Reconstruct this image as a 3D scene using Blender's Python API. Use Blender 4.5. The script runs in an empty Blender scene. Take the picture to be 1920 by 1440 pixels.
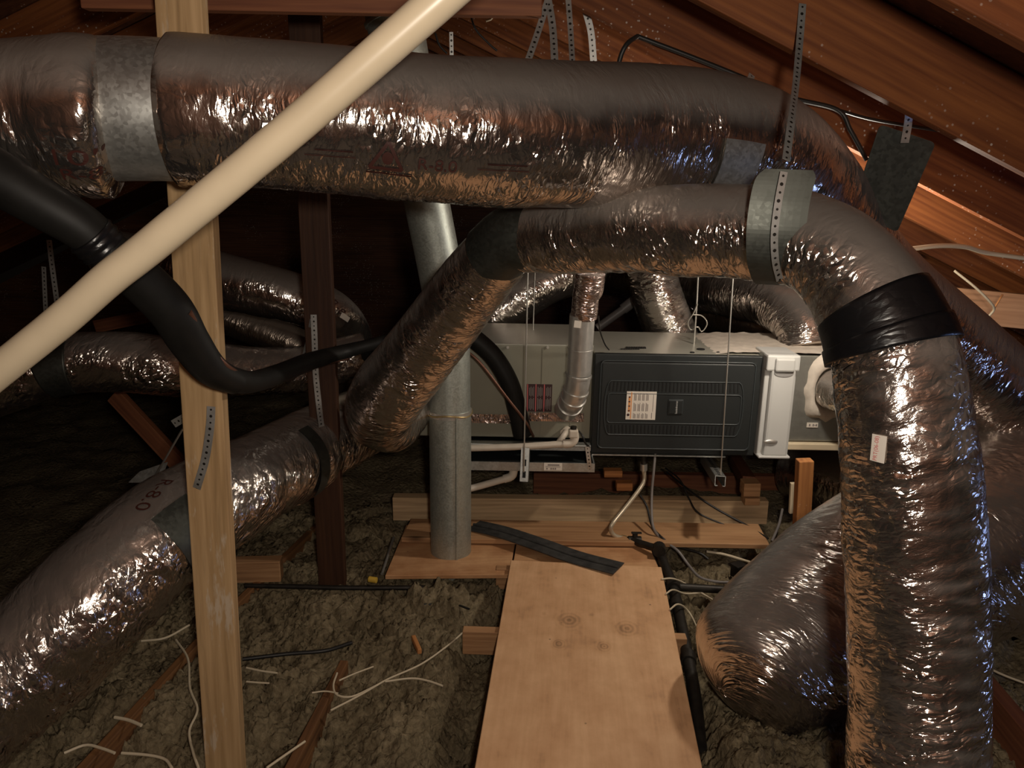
import bpy, bmesh, math, random
import numpy as np
from mathutils import Vector, Matrix, noise

random.seed(7)
SC = bpy.context.scene
COL = SC.collection
F = 1440.0
CAM = Vector((0.0, 0.0, 1.6))
PITCH, ROLL = math.radians(14.4), math.radians(1.0)
# ------------------------------------------------------------------ camera
cam_data = bpy.data.cameras.new('camera')
cam_data.sensor_width = 36.0
cam_data.lens = 27.0
cam_data.clip_start = 0.02
cam = bpy.data.objects.new('camera', cam_data)
COL.objects.link(cam)
RC = (Matrix.Rotation(math.pi / 2 - PITCH, 4, 'X') @ Matrix.Rotation(ROLL, 4, 'Z'))
cam.matrix_world = Matrix.Translation(CAM) @ RC
SC.camera = cam
R3 = RC.to_3x3()
# ------------------------------------------------------------------ world, lights, exposure
SC.view_settings.view_transform = 'Standard'
SC.view_settings.look = 'None'
SC.view_settings.exposure = 0.85
SC.view_settings.gamma = 1.0
SC.view_settings.use_curve_mapping = False
SC.cycles.sample_clamp_indirect = 6.0
SC.cycles.max_bounces = 8
world = bpy.data.worlds.new('world')
world.use_nodes = True
world.node_tree.nodes['Background'].inputs[0].default_value = (0.05, 0.035, 0.025, 1)
world.node_tree.nodes['Background'].inputs[1].default_value = 0.02
SC.world = world


def lamp(name, loc, power, col, radius):
    d = bpy.data.lights.new(name, 'POINT')
    d.energy = power
    d.color = col
    d.shadow_soft_size = radius
    o = bpy.data.objects.new(name, d)
    o.location = loc
    COL.objects.link(o)
    return o


lamp('attic_bulb', (1.15, 2.72, 1.42), 15.0, (1.0, 0.90, 0.76), 0.04)
lamp('work_light', (0.12, -0.12, 1.68), 40.0, (1.0, 0.89, 0.76), 0.045)
lamp('eave_daylight', (3.3, 1.7, 0.5), 5.0, (0.35, 0.5, 1.0), 0.14)


# ------------------------------------------------------------------ pixel to place
def ray(px, py):
    return R3 @ Vector(((px - 960) / F, -(py - 720) / F, -1.0))


def W(px, py, Y):
    d = ray(px, py)
    return CAM + d * (Y / d.y)


def G(px, py, z):
    d = ray(px, py)
    return CAM + d * ((z - CAM.z) / d.z)


def depth(p):
    return -(R3.transposed() @ (p - CAM)).z


def project(p):
    q = R3.transposed() @ (p - CAM)
    return (960 + F * q.x / -q.z, 720 - F * q.y / -q.z)


# ------------------------------------------------------------------ materials
def new_mat(name):
    m = bpy.data.materials.new(name)
    m.use_nodes = True
    nt = m.node_tree
    b = nt.nodes['Principled BSDF']
    return m, nt, b


def N(nt, t, **kw):
    n = nt.nodes.new(t)
    for k, v in kw.items():
        setattr(n, k, v)
    return n


def math_node(nt, op, a, b=None, c=None):
    n = N(nt, 'ShaderNodeMath', operation=op)
    for i, v in enumerate((a, b, c)):
        if v is None:
            continue
        if hasattr(v, 'links'):
            nt.links.new(v, n.inputs[i])
        else:
            n.inputs[i].default_value = v
    return n.outputs[0]


def mapping(nt, src, scale, loc=(0, 0, 0)):
    m = N(nt, 'ShaderNodeMapping')
    m.inputs['Scale'].default_value = scale
    m.inputs['Location'].default_value = loc
    nt.links.new(src, m.inputs['Vector'])
    return m.outputs[0]


def ramp(nt, fac, stops):
    r = N(nt, 'ShaderNodeValToRGB')
    e = r.color_ramp.elements
    while len(e) < len(stops):
        e.new(0.5)
    for el, (p, c) in zip(e, stops):
        el.position = p
        el.color = (c[0], c[1], c[2], 1) if len(c) == 3 else c
    nt.links.new(fac, r.inputs[0])
    return r.outputs[0]


def noise_tex(nt, vec, scale, detail=3.0, rough=0.55, dist=0.0):
    n = N(nt, 'ShaderNodeTexNoise')
    n.inputs['Scale'].default_value = scale
    n.inputs['Detail'].default_value = detail
    n.inputs['Roughness'].default_value = rough
    n.inputs['Distortion'].default_value = dist
    if vec is not None:
        nt.links.new(vec, n.inputs['Vector'])
    return n.outputs[0]


def mixc(nt, fac, a, b, mode='MIX'):
    m = N(nt, 'ShaderNodeMix', data_type='RGBA', blend_type=mode)
    if hasattr(fac, 'links'):
        nt.links.new(fac, m.inputs[0])
    else:
        m.inputs[0].default_value = fac
    for i, v in ((6, a), (7, b)):
        if hasattr(v, 'links'):
            nt.links.new(v, m.inputs[i])
        else:
            m.inputs[i].default_value = (v[0], v[1], v[2], 1)
    return m.outputs[2]


def bump(nt, b, height, strength, dist):
    n = N(nt, 'ShaderNodeBump')
    n.inputs['Strength'].default_value = strength
    n.inputs['Distance'].default_value = dist
    nt.links.new(height, n.inputs['Height'])
    nt.links.new(n.outputs[0], b.inputs['Normal'])


def plain(name, col, rough=0.5, metal=0.0, spec=0.5, var=0.0, scale=20.0, bstr=0.0):
    m, nt, b = new_mat(name)
    b.inputs['Roughness'].default_value = rough
    b.inputs['Metallic'].default_value = metal
    b.inputs['Specular IOR Level'].default_value = spec
    if var or bstr:
        tc = N(nt, 'ShaderNodeTexCoord')
        f = noise_tex(nt, tc.outputs['Object'], scale, 4)
        lo = [max(0, c * (1 - var)) for c in col]
        hi = [min(1, c * (1 + var)) for c in col]
        nt.links.new(ramp(nt, f, [(0.3, lo), (0.7, hi)]), b.inputs['Base Color'])
        if bstr:
            bump(nt, b, f, bstr, 0.003)
    else:
        b.inputs['Base Color'].default_value = (*col, 1)
    return m


def foil(name, col=(0.66, 0.60, 0.55), rough=0.115, amount=1.0, su=1.0, dust=0.75, rings=0.35, skew=0.0):
    """crinkled reflective film; UV in metres, u along the duct, v around it"""
    m, nt, b = new_mat(name)
    tc = N(nt, 'ShaderNodeTexCoord')
    uv = tc.outputs['UV']
    n0 = N(nt, 'ShaderNodeTexNoise')
    n0.inputs['Scale'].default_value = 14.0
    n0.inputs['Detail'].default_value = 3.0
    nt.links.new(uv, n0.inputs['Vector'])
    off = N(nt, 'ShaderNodeVectorMath', operation='SCALE')
    nt.links.new(n0.outputs['Color'], off.inputs[0])
    off.inputs['Scale'].default_value = 0.035
    add = N(nt, 'ShaderNodeVectorMath', operation='ADD')
    nt.links.new(uv, add.inputs[0])
    nt.links.new(off.outputs[0], add.inputs[1])
    mp = N(nt, 'ShaderNodeMapping')
    mp.inputs['Rotation'].default_value = (0, 0, skew)
    nt.links.new(add.outputs[0], mp.inputs['Vector'])
    w = mp.outputs[0]
    va = N(nt, 'ShaderNodeTexVoronoi', feature='DISTANCE_TO_EDGE')
    va.inputs['Scale'].default_value = 1.0
    nt.links.new(mapping(nt, w, (32 * su, 12, 1)), va.inputs['Vector'])
    vb = N(nt, 'ShaderNodeTexVoronoi', feature='DISTANCE_TO_EDGE')
    vb.inputs['Scale'].default_value = 1.0
    nt.links.new(mapping(nt, w, (90 * su, 32, 1), (3.1, 1.7, 0)), vb.inputs['Vector'])
    fine = noise_tex(nt, mapping(nt, w, (230, 70, 1)), 1.0, 3, 0.6)
    slow = noise_tex(nt, mapping(nt, w, (13, 7, 1)), 1.0, 2, 0.5)
    patch = N(nt, 'ShaderNodeMapRange', interpolation_type='SMOOTHSTEP')
    patch.inputs['From Min'].default_value = 0.38
    patch.inputs['From Max'].default_value = 0.66
    patch.inputs['To Min'].default_value = 0.25
    patch.inputs['To Max'].default_value = 1.35
    nt.links.new(noise_tex(nt, uv, 8.0, 2), patch.inputs['Value'])
    h = math_node(nt, 'MULTIPLY', va.outputs['Distance'], 1.7)
    h = math_node(nt, 'MULTIPLY_ADD', vb.outputs['Distance'], 0.75, h)
    h = math_node(nt, 'MULTIPLY', h, patch.outputs[0])
    h = math_node(nt, 'MULTIPLY_ADD', fine, 0.13, h)
    h = math_node(nt, 'MULTIPLY_ADD', slow, 1.6, h)
    if rings:
        wv = N(nt, 'ShaderNodeTexWave', wave_type='BANDS', bands_direction='X', wave_profile='SAW')
        wv.inputs['Scale'].default_value = 12.0
        wv.inputs['Distortion'].default_value = 3.0
        wv.inputs['Detail'].default_value = 2.0
        nt.links.new(uv, wv.inputs['Vector'])
        h = math_node(nt, 'MULTIPLY_ADD', wv.outputs['Fac'], rings * 0.35, h)
    geo = N(nt, 'ShaderNodeNewGeometry')
    sx = N(nt, 'ShaderNodeSeparateXYZ')
    nt.links.new(geo.outputs['Normal'], sx.inputs[0])
    # settled dust: only on faces that look up
    dn = noise_tex(nt, uv, 9.0, 4)
    up = math_node(nt, 'MULTIPLY_ADD', dn, 0.35, sx.outputs[2])
    dm = N(nt, 'ShaderNodeMapRange', interpolation_type='SMOOTHSTEP')
    dm.inputs['From Min'].default_value = 0.25
    dm.inputs['From Max'].default_value = 0.95
    dm.inputs['To Max'].default_value = dust
    nt.links.new(up, dm.inputs['Value'])
    d = dm.outputs[0]
    nt.links.new(mixc(nt, d, col, (0.09, 0.066, 0.049)), b.inputs['Base Color'])
    nt.links.new(math_node(nt, 'MULTIPLY_ADD', d, -0.75, 0.97), b.inputs['Metallic'])
    nt.links.new(math_node(nt, 'MULTIPLY_ADD', d, 0.4, rough), b.inputs['Roughness'])
    h = math_node(nt, 'MULTIPLY', h, math_node(nt, 'MULTIPLY_ADD', d, -0.7 / max(dust, 0.3) if dust > 0 else 0.0, 1.0))
    bump(nt, b, h, 1.0, 0.0052 * amount)
    return m


def wood(name, c1, c2, rough=0.65, knots=True, specks=0.0, scale=1.0, worn=0.0):
    """sawn timber, grain along local X"""
    m, nt, b = new_mat(name)
    tc = N(nt, 'ShaderNodeTexCoord')
    oi = N(nt, 'ShaderNodeObjectInfo')
    ad = N(nt, 'ShaderNodeVectorMath', operation='ADD')
    sc = N(nt, 'ShaderNodeVectorMath', operation='SCALE')
    cb = N(nt, 'ShaderNodeCombineXYZ')
    for i in range(3):
        nt.links.new(oi.outputs['Random'], cb.inputs[i])
    nt.links.new(cb.outputs[0], sc.inputs[0])
    sc.inputs['Scale'].default_value = 13.0
    nt.links.new(tc.outputs['Object'], ad.inputs[0])
    nt.links.new(sc.outputs[0], ad.inputs[1])
    v = ad.outputs[0]
    big = noise_tex(nt, mapping(nt, v, (1.2, 5, 5)), 1.6 * scale, 2, 0.5, 0.4)
    g = noise_tex(nt, mapping(nt, v, (1.6, 38, 38)), 1.5 * scale, 4, 0.6, 0.25)
    w = N(nt, 'ShaderNodeTexWave', wave_type='BANDS', bands_direction='Z')
    w.inputs['Scale'].default_value = 14.0 * scale
    w.inputs['Distortion'].default_value = 7.0
    w.inputs['Detail'].default_value = 2.0
    w.inputs['Detail Scale'].default_value = 0.9
    nt.links.new(mapping(nt, v, (0.16, 1, 1)), w.inputs['Vector'])
    f = math_node(nt, 'MULTIPLY', g, 0.55)
    f = math_node(nt, 'MULTIPLY_ADD', big, 0.35, f)
    f = math_node(nt, 'MULTIPLY_ADD', w.outputs['Fac'] if 'Fac' in w.outputs else w.outputs[1], 0.07, f)
    cdark = tuple(c * 0.42 for c in c2)
    col = ramp(nt, f, [(0.22, cdark), (0.42, c2), (0.62, c1)])
    if knots:
        vo = N(nt, 'ShaderNodeTexVoronoi', feature='F1')
        vo.inputs['Scale'].default_value = 2.6
        nt.links.new(mapping(nt, v, (0.6, 1.6, 1.6)), vo.inputs['Vector'])
        kf = ramp(nt, vo.outputs['Distance'], [(0.02, (1, 1, 1)), (0.085, (0, 0, 0))])
        col = mixc(nt, kf, col, tuple(c * 0.3 for c in c2))
    if specks:
        vs = N(nt, 'ShaderNodeTexVoronoi', feature='F1')
        vs.inputs['Scale'].default_value = 55.0
        nt.links.new(v, vs.inputs['Vector'])
        sp = ramp(nt, vs.outputs['Distance'], [(0.13, (1, 1, 1)), (0.2, (0, 0, 0))])
        msk = ramp(nt, noise_tex(nt, v, 3.0, 2), [(0.5, (0, 0, 0)), (0.62, (1, 1, 1))])
        ff = math_node(nt, 'MULTIPLY', math_node(nt, 'MULTIPLY', sp, msk), specks)
        col = mixc(nt, ff, col, (0.75, 0.68, 0.6))
    if worn:
        pn = noise_tex(nt, mapping(nt, v, (3.0, 16, 16)), 1.3, 5, 0.65)
        pf = ramp(nt, pn, [(0.60, (0, 0, 0)), (0.66, (1, 1, 1))])
        col = mixc(nt, math_node(nt, 'MULTIPLY', pf, worn), col, (0.62, 0.52, 0.40))
        dn_ = noise_tex(nt, mapping(nt, v, (1.5, 22, 22)), 1.7, 4, 0.6)
        df = ramp(nt, dn_, [(0.55, (0, 0, 0)), (0.68, (1, 1, 1))])
        col = mixc(nt, math_node(nt, 'MULTIPLY', df, worn * 0.6), col, tuple(c * 0.55 for c in c2))
    nt.links.new(col, b.inputs['Base Color'])
    b.inputs['Roughness'].default_value = rough
    b.inputs['Specular IOR Level'].default_value = 0.3
    bump(nt, b, f, 0.35, 0.004)
    return m


def galv(name, col=(0.46, 0.47, 0.45), rough=0.42, spangle=0.12, scale=60, metal=0.85):
    m, nt, b = new_mat(name)
    tc = N(nt, 'ShaderNodeTexCoord')
    vo = N(nt, 'ShaderNodeTexVoronoi', feature='F1')
    vo.inputs['Scale'].default_value = scale * 2.5
    nt.links.new(tc.outputs['Object'], vo.inputs['Vector'])
    n = noise_tex(nt, tc.outputs['Object'], 30, 5)
    sx = N(nt, 'ShaderNodeSeparateColor')
    nt.links.new(vo.outputs['Color'], sx.inputs[0])
    f = math_node(nt, 'MULTIPLY_ADD', sx.outputs[0], 0.5, math_node(nt, 'MULTIPLY', n, 0.5))
    nt.links.new(ramp(nt, f, [(0.2, [c * (1 - spangle) for c in col]), (0.8, [c * (1 + spangle) for c in col])]), b.inputs['Base Color'])
    nt.links.new(math_node(nt, 'MULTIPLY_ADD', f, 0.2, rough - 0.1), b.inputs['Roughness'])
    b.inputs['Metallic'].default_value = metal
    bump(nt, b, n, 0.06, 0.002)
    return m


def strap_mat():
    m, nt, b = new_mat('perforated_steel')
    tc = N(nt, 'ShaderNodeTexCoord')
    sx = N(nt, 'ShaderNodeSeparateXYZ')
    nt.links.new(tc.outputs['UV'], sx.inputs[0])
    fu = math_node(nt, 'SUBTRACT', math_node(nt, 'FRACT', math_node(nt, 'DIVIDE', sx.outputs[0], 0.0165)), 0.5)
    fu = math_node(nt, 'MULTIPLY', fu, 0.0165)
    d = math_node(nt, 'SQRT', math_node(nt, 'ADD', math_node(nt, 'POWER', fu, 2.0), math_node(nt, 'POWER', sx.outputs[1], 2.0)))
    alt = math_node(nt, 'FRACT', math_node(nt, 'MULTIPLY', math_node(nt, 'FLOOR', math_node(nt, 'DIVIDE', sx.outputs[0], 0.0165)), 0.5))
    rad = math_node(nt, 'MULTIPLY_ADD', alt, 0.002, 0.0026)
    hole = math_node(nt, 'LESS_THAN', d, rad)
    n = noise_tex(nt, tc.outputs['Object'], 40, 3)
    col = ramp(nt, n, [(0.3, (0.45, 0.45, 0.43)), (0.7, (0.62, 0.62, 0.6))])
    nt.links.new(mixc(nt, hole, col, (0.012, 0.01, 0.008)), b.inputs['Base Color'])
    nt.links.new(math_node(nt, 'MULTIPLY_ADD', hole, -0.7, 0.7), b.inputs['Metallic'])
    b.inputs['Roughness'].default_value = 0.36
    return m


def insulation_mat():
    m, nt, b = new_mat('loose_fill')
    tc = N(nt, 'ShaderNodeTexCoord')
    o = tc.outputs['Object']
    a = noise_tex(nt, o, 5, 3)
    c = noise_tex(nt, o, 42, 6, 0.72, 0.6)
    f = math_node(nt, 'MULTIPLY_ADD', a, 0.45, math_node(nt, 'MULTIPLY', c, 0.55))
    nt.links.new(ramp(nt, f, [(0.28, (0.085, 0.063, 0.037)), (0.5, (0.24, 0.19, 0.115)), (0.75, (0.44, 0.36, 0.23))]), b.inputs['Base Color'])
    b.inputs['Roughness'].default_value = 0.95
    b.inputs['Specular IOR Level'].default_value = 0.1
    vo = N(nt, 'ShaderNodeTexVoronoi', feature='F1')
    vo.inputs['Scale'].default_value = 60
    nt.links.new(o, vo.inputs['Vector'])
    h = math_node(nt, 'MULTIPLY_ADD', vo.outputs['Distance'], -0.6, c)
    bump(nt, b, h, 0.9, 0.02)
    return m


def plywood_mat(name, c1, c2, knot_pts=()):
    m, nt, b = new_mat(name)
    tc = N(nt, 'ShaderNodeTexCoord')
    o = tc.outputs['Object']
    n1 = noise_tex(nt, mapping(nt, o, (1.2, 4.5, 4.5)), 1.6, 4, 0.55, 0.8)
    n2 = noise_tex(nt, mapping(nt, o, (3, 60, 60)), 1.2, 3)
    bl = noise_tex(nt, o, 11, 5, 0.6)
    f = math_node(nt, 'MULTIPLY_ADD', n1, 0.5, math_node(nt, 'MULTIPLY', n2, 0.18))
    f = math_node(nt, 'MULTIPLY_ADD', bl, 0.38, f)
    for (kx, ky, kr) in knot_pts:
        vd = N(nt, 'ShaderNodeVectorMath', operation='DISTANCE')
        wob = N(nt, 'ShaderNodeVectorMath', operation='MULTIPLY')
        nt.links.new(o, wob.inputs[0])
        wob.inputs[1].default_value = (0.8, 1.0, 0.0)
        nt.links.new(wob.outputs[0], vd.inputs[0])
        vd.inputs[1].default_value = (kx * 0.8, ky, 0)
        dd = math_node(nt, 'MULTIPLY_ADD', bl, 0.018, vd.outputs['Value'])
        t = math_node(nt, 'DIVIDE', dd, kr)
        ringf = math_node(nt, 'MULTIPLY', math_node(nt, 'SINE', math_node(nt, 'MULTIPLY', t, 9.0)), 0.06)
        fall = N(nt, 'ShaderNodeMapRange', interpolation_type='SMOOTHSTEP')
        fall.inputs['From Min'].default_value = 0.6
        fall.inputs['From Max'].default_value = 3.2
        fall.inputs['To Min'].default_value = 1.0
        fall.inputs['To Max'].default_value = 0.0
        nt.links.new(t, fall.inputs['Value'])
        f = math_node(nt, 'ADD', f, math_node(nt, 'MULTIPLY', fall.outputs[0], math_node(nt, 'SUBTRACT', ringf, 0.17)))
    col = ramp(nt, f, [(0.22, tuple(c * 0.35 for c in c2)), (0.46, c2), (0.64, c1)])
    vo = N(nt, 'ShaderNodeTexVoronoi', feature='F1')
    vo.inputs['Scale'].default_value = 9.0
    nt.links.new(o, vo.inputs['Vector'])
    col = mixc(nt, ramp(nt, vo.outputs['Distance'], [(0.02, (0.8, 0.8, 0.8)), (0.045, (0, 0, 0))]), col, tuple(c * 0.25 for c in c2))
    nt.links.new(col, b.inputs['Base Color'])
    b.inputs['Roughness'].default_value = 0.62
    b.inputs['Specular IOR Level'].default_value = 0.3
    bump(nt, b, f, 0.25, 0.003)
    return m


M = {}
M['foil'] = foil('foil_film')
M['foil_fine'] = foil('foil_film_fine', su=0.9, rings=0.0, amount=1.5, skew=0.2, dust=0.6)
M['foil_rib'] = foil('foil_film_ribbed', su=1.6, rings=3.0, amount=1.0, dust=0.2)
M['foil_bag'] = foil('foil_film_coarse', su=0.7, rings=0.0, skew=0.5, amount=2.0, dust=0.25)
M['foil_skew'] = foil('foil_film_slanting', su=0.7, skew=-0.5, amount=2.3, rings=0.0, dust=0.28)
M['foil_smooth'] = foil('foil_film_taut', amount=0.8, su=1.25, rings=0.4)
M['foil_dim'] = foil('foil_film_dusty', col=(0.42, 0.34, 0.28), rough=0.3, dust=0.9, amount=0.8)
M['foil_tape'] = foil('foil_tape', col=(0.75, 0.60, 0.55), rough=0.2, dust=0.0, su=2.0, rings=0.0, amount=0.9)
M['rafter'] = wood('rafter_timber', (0.25, 0.082, 0.022), (0.15, 0.043, 0.012), specks=0.5)
M['sheathing'] = wood('roof_boards', (0.15, 0.06, 0.026), (0.09, 0.033, 0.016), specks=0.8)
M['post_light'] = wood('post_timber', (0.60, 0.40, 0.21), (0.44, 0.28, 0.135), scale=0.9, worn=0.7)
M['post_shaded'] = wood('post_timber_shaded', (0.07, 0.03, 0.014), (0.045, 0.018, 0.009), knots=False)  # shade on the far post is put into its wood colour
M['lumber'] = wood('lumber_timber', (0.52, 0.30, 0.15), (0.36, 0.19, 0.09))
M['lumber_orange'] = wood('lumber_timber_orange', (0.58, 0.26, 0.09), (0.42, 0.17, 0.06), specks=0.4)
M['lumber_grey'] = wood('lumber_timber_weathered', (0.66, 0.45, 0.26), (0.44, 0.29, 0.16))
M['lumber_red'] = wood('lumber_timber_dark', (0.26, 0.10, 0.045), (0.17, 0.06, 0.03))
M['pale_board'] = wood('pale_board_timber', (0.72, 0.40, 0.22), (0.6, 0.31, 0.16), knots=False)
M['joist'] = wood('joist_timber', (0.24, 0.115, 0.045), (0.14, 0.065, 0.028))
M['loose_fill'] = insulation_mat()
M['galv'] = galv('galvanised_steel')
M['galv_dark'] = galv('galvanised_steel_dull', (0.095, 0.10, 0.088), 0.5, 0.1, 45)
M['galv_vent'] = galv('galvanised_vent', (0.44, 0.47, 0.43), 0.5, 0.14, 80, 0.75)
M['alu'] = galv('bright_pipe', (0.62, 0.61, 0.58), 0.34, 0.05, 20, 0.7)
M['strap'] = strap_mat()
M['pvc'] = plain('cream_pipe_plastic', (0.72, 0.60, 0.42), 0.33, var=0.07, scale=7)
M['pvc_white'] = plain('white_pipe_plastic', (0.62, 0.55, 0.46), 0.4, var=0.08, scale=15)
M['rubber'] = plain('black_pipe_foam', (0.010, 0.0095, 0.0085), 0.55, spec=0.25, var=0.3, scale=18, bstr=0.15)
M['copper'] = plain('dull_copper', (0.16, 0.075, 0.05), 0.42, 0.6, var=0.2)
M['black_tape'] = foil('black_tape', col=(0.006, 0.006, 0.007), rough=0.3, dust=0.0, rings=0.0, amount=0.45, su=0.6)
bt = M['black_tape'].node_tree.nodes['Principled BSDF']
for l in list(M['black_tape'].node_tree.links):
    if l.to_socket == bt.inputs['Metallic']:
        M['black_tape'].node_tree.links.remove(l)
bt.inputs['Metallic'].default_value = 0.0
M['furnace'] = plain('slate_enamel', (0.021, 0.0235, 0.0235), 0.45, spec=0.35, var=0.06, scale=6)
M['furnace_rim'] = plain('slate_enamel_rim', (0.034, 0.041, 0.043), 0.4)
M['slot'] = plain('black_gap', (0.004, 0.004, 0.004), 0.8)
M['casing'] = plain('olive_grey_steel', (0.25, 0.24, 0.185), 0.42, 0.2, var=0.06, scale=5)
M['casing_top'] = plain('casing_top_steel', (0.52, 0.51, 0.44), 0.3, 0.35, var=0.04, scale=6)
M['plenum'] = galv('plenum_steel', (0.34, 0.34, 0.31), 0.42, 0.06, 25, 0.7)
M['white'] = plain('white_plastic', (0.56, 0.56, 0.54), 0.4)
M['grey'] = plain('grey_plastic', (0.30, 0.29, 0.28), 0.4)
M['label'] = plain('label_paper', (0.72, 0.66, 0.58), 0.6)
M['ink'] = plain('grey_ink', (0.22, 0.19, 0.18), 0.7)
M['ink_dark'] = plain('dark_ink', (0.05, 0.02, 0.02), 0.6)
M['ink_foil'] = plain('red_brown_print', (0.05, 0.014, 0.01), 0.5, 0.0)
M['orange_ink'] = plain('orange_ink', (0.75, 0.30, 0.08), 0.6)
M['red_ink'] = plain('red_ink', (0.55, 0.12, 0.12), 0.6)
M['mastic'] = plain('white_mastic', (0.62, 0.55, 0.47), 0.75, var=0.12, scale=25, bstr=0.6)
M['iron'] = plain('black_iron', (0.028, 0.024, 0.02), 0.5, 0.5, var=0.4, scale=30, bstr=0.2)
M['brass'] = plain('yellow_brass', (0.55, 0.43, 0.22), 0.35, 0.7, var=0.1, scale=50)
M['gas_line'] = plain('coated_gas_connector', (0.55, 0.47, 0.35), 0.35, 0.4, var=0.1, scale=40)
M['cable_white'] = plain('white_cable', (0.62, 0.53, 0.38), 0.5)
M['cable_black'] = plain('black_cable', (0.015, 0.014, 0.013), 0.45)
M['cable_grey'] = plain('grey_cable', (0.20, 0.18, 0.17), 0.45)
M['cable_yellow'] = plain('yellow_cable', (0.65, 0.42, 0.06), 0.5)
M['steel_rod'] = plain('steel_rod', (0.62, 0.60, 0.55), 0.35, 0.8)
M['felt'] = plain('tar_paper', (0.035, 0.034, 0.032), 0.75, var=0.5, scale=25, bstr=0.5)
M['drywall'] = plain('ceiling_board', (0.10, 0.08, 0.06), 0.9)
M['red_label'] = plain('dark_red_label', (0.035, 0.012, 0.012), 0.5)


# ------------------------------------------------------------------ mesh helpers
def root_loc(o):
    while o.parent is not None:
        o = o.parent
    return o.location.copy()


def tag(o, label=None, cat=None, group=None, kind=None):
    if label:
        o['label'] = label
    if cat:
        o['category'] = cat
    if group:
        o['group'] = group
    if kind:
        o['kind'] = kind
    return o


def thing(name, label, cat, loc, group=None):
    o = bpy.data.objects.new(name, None)
    o.empty_display_size = 0.05
    o.location = loc
    COL.objects.link(o)
    return tag(o, label, cat, group)


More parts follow.
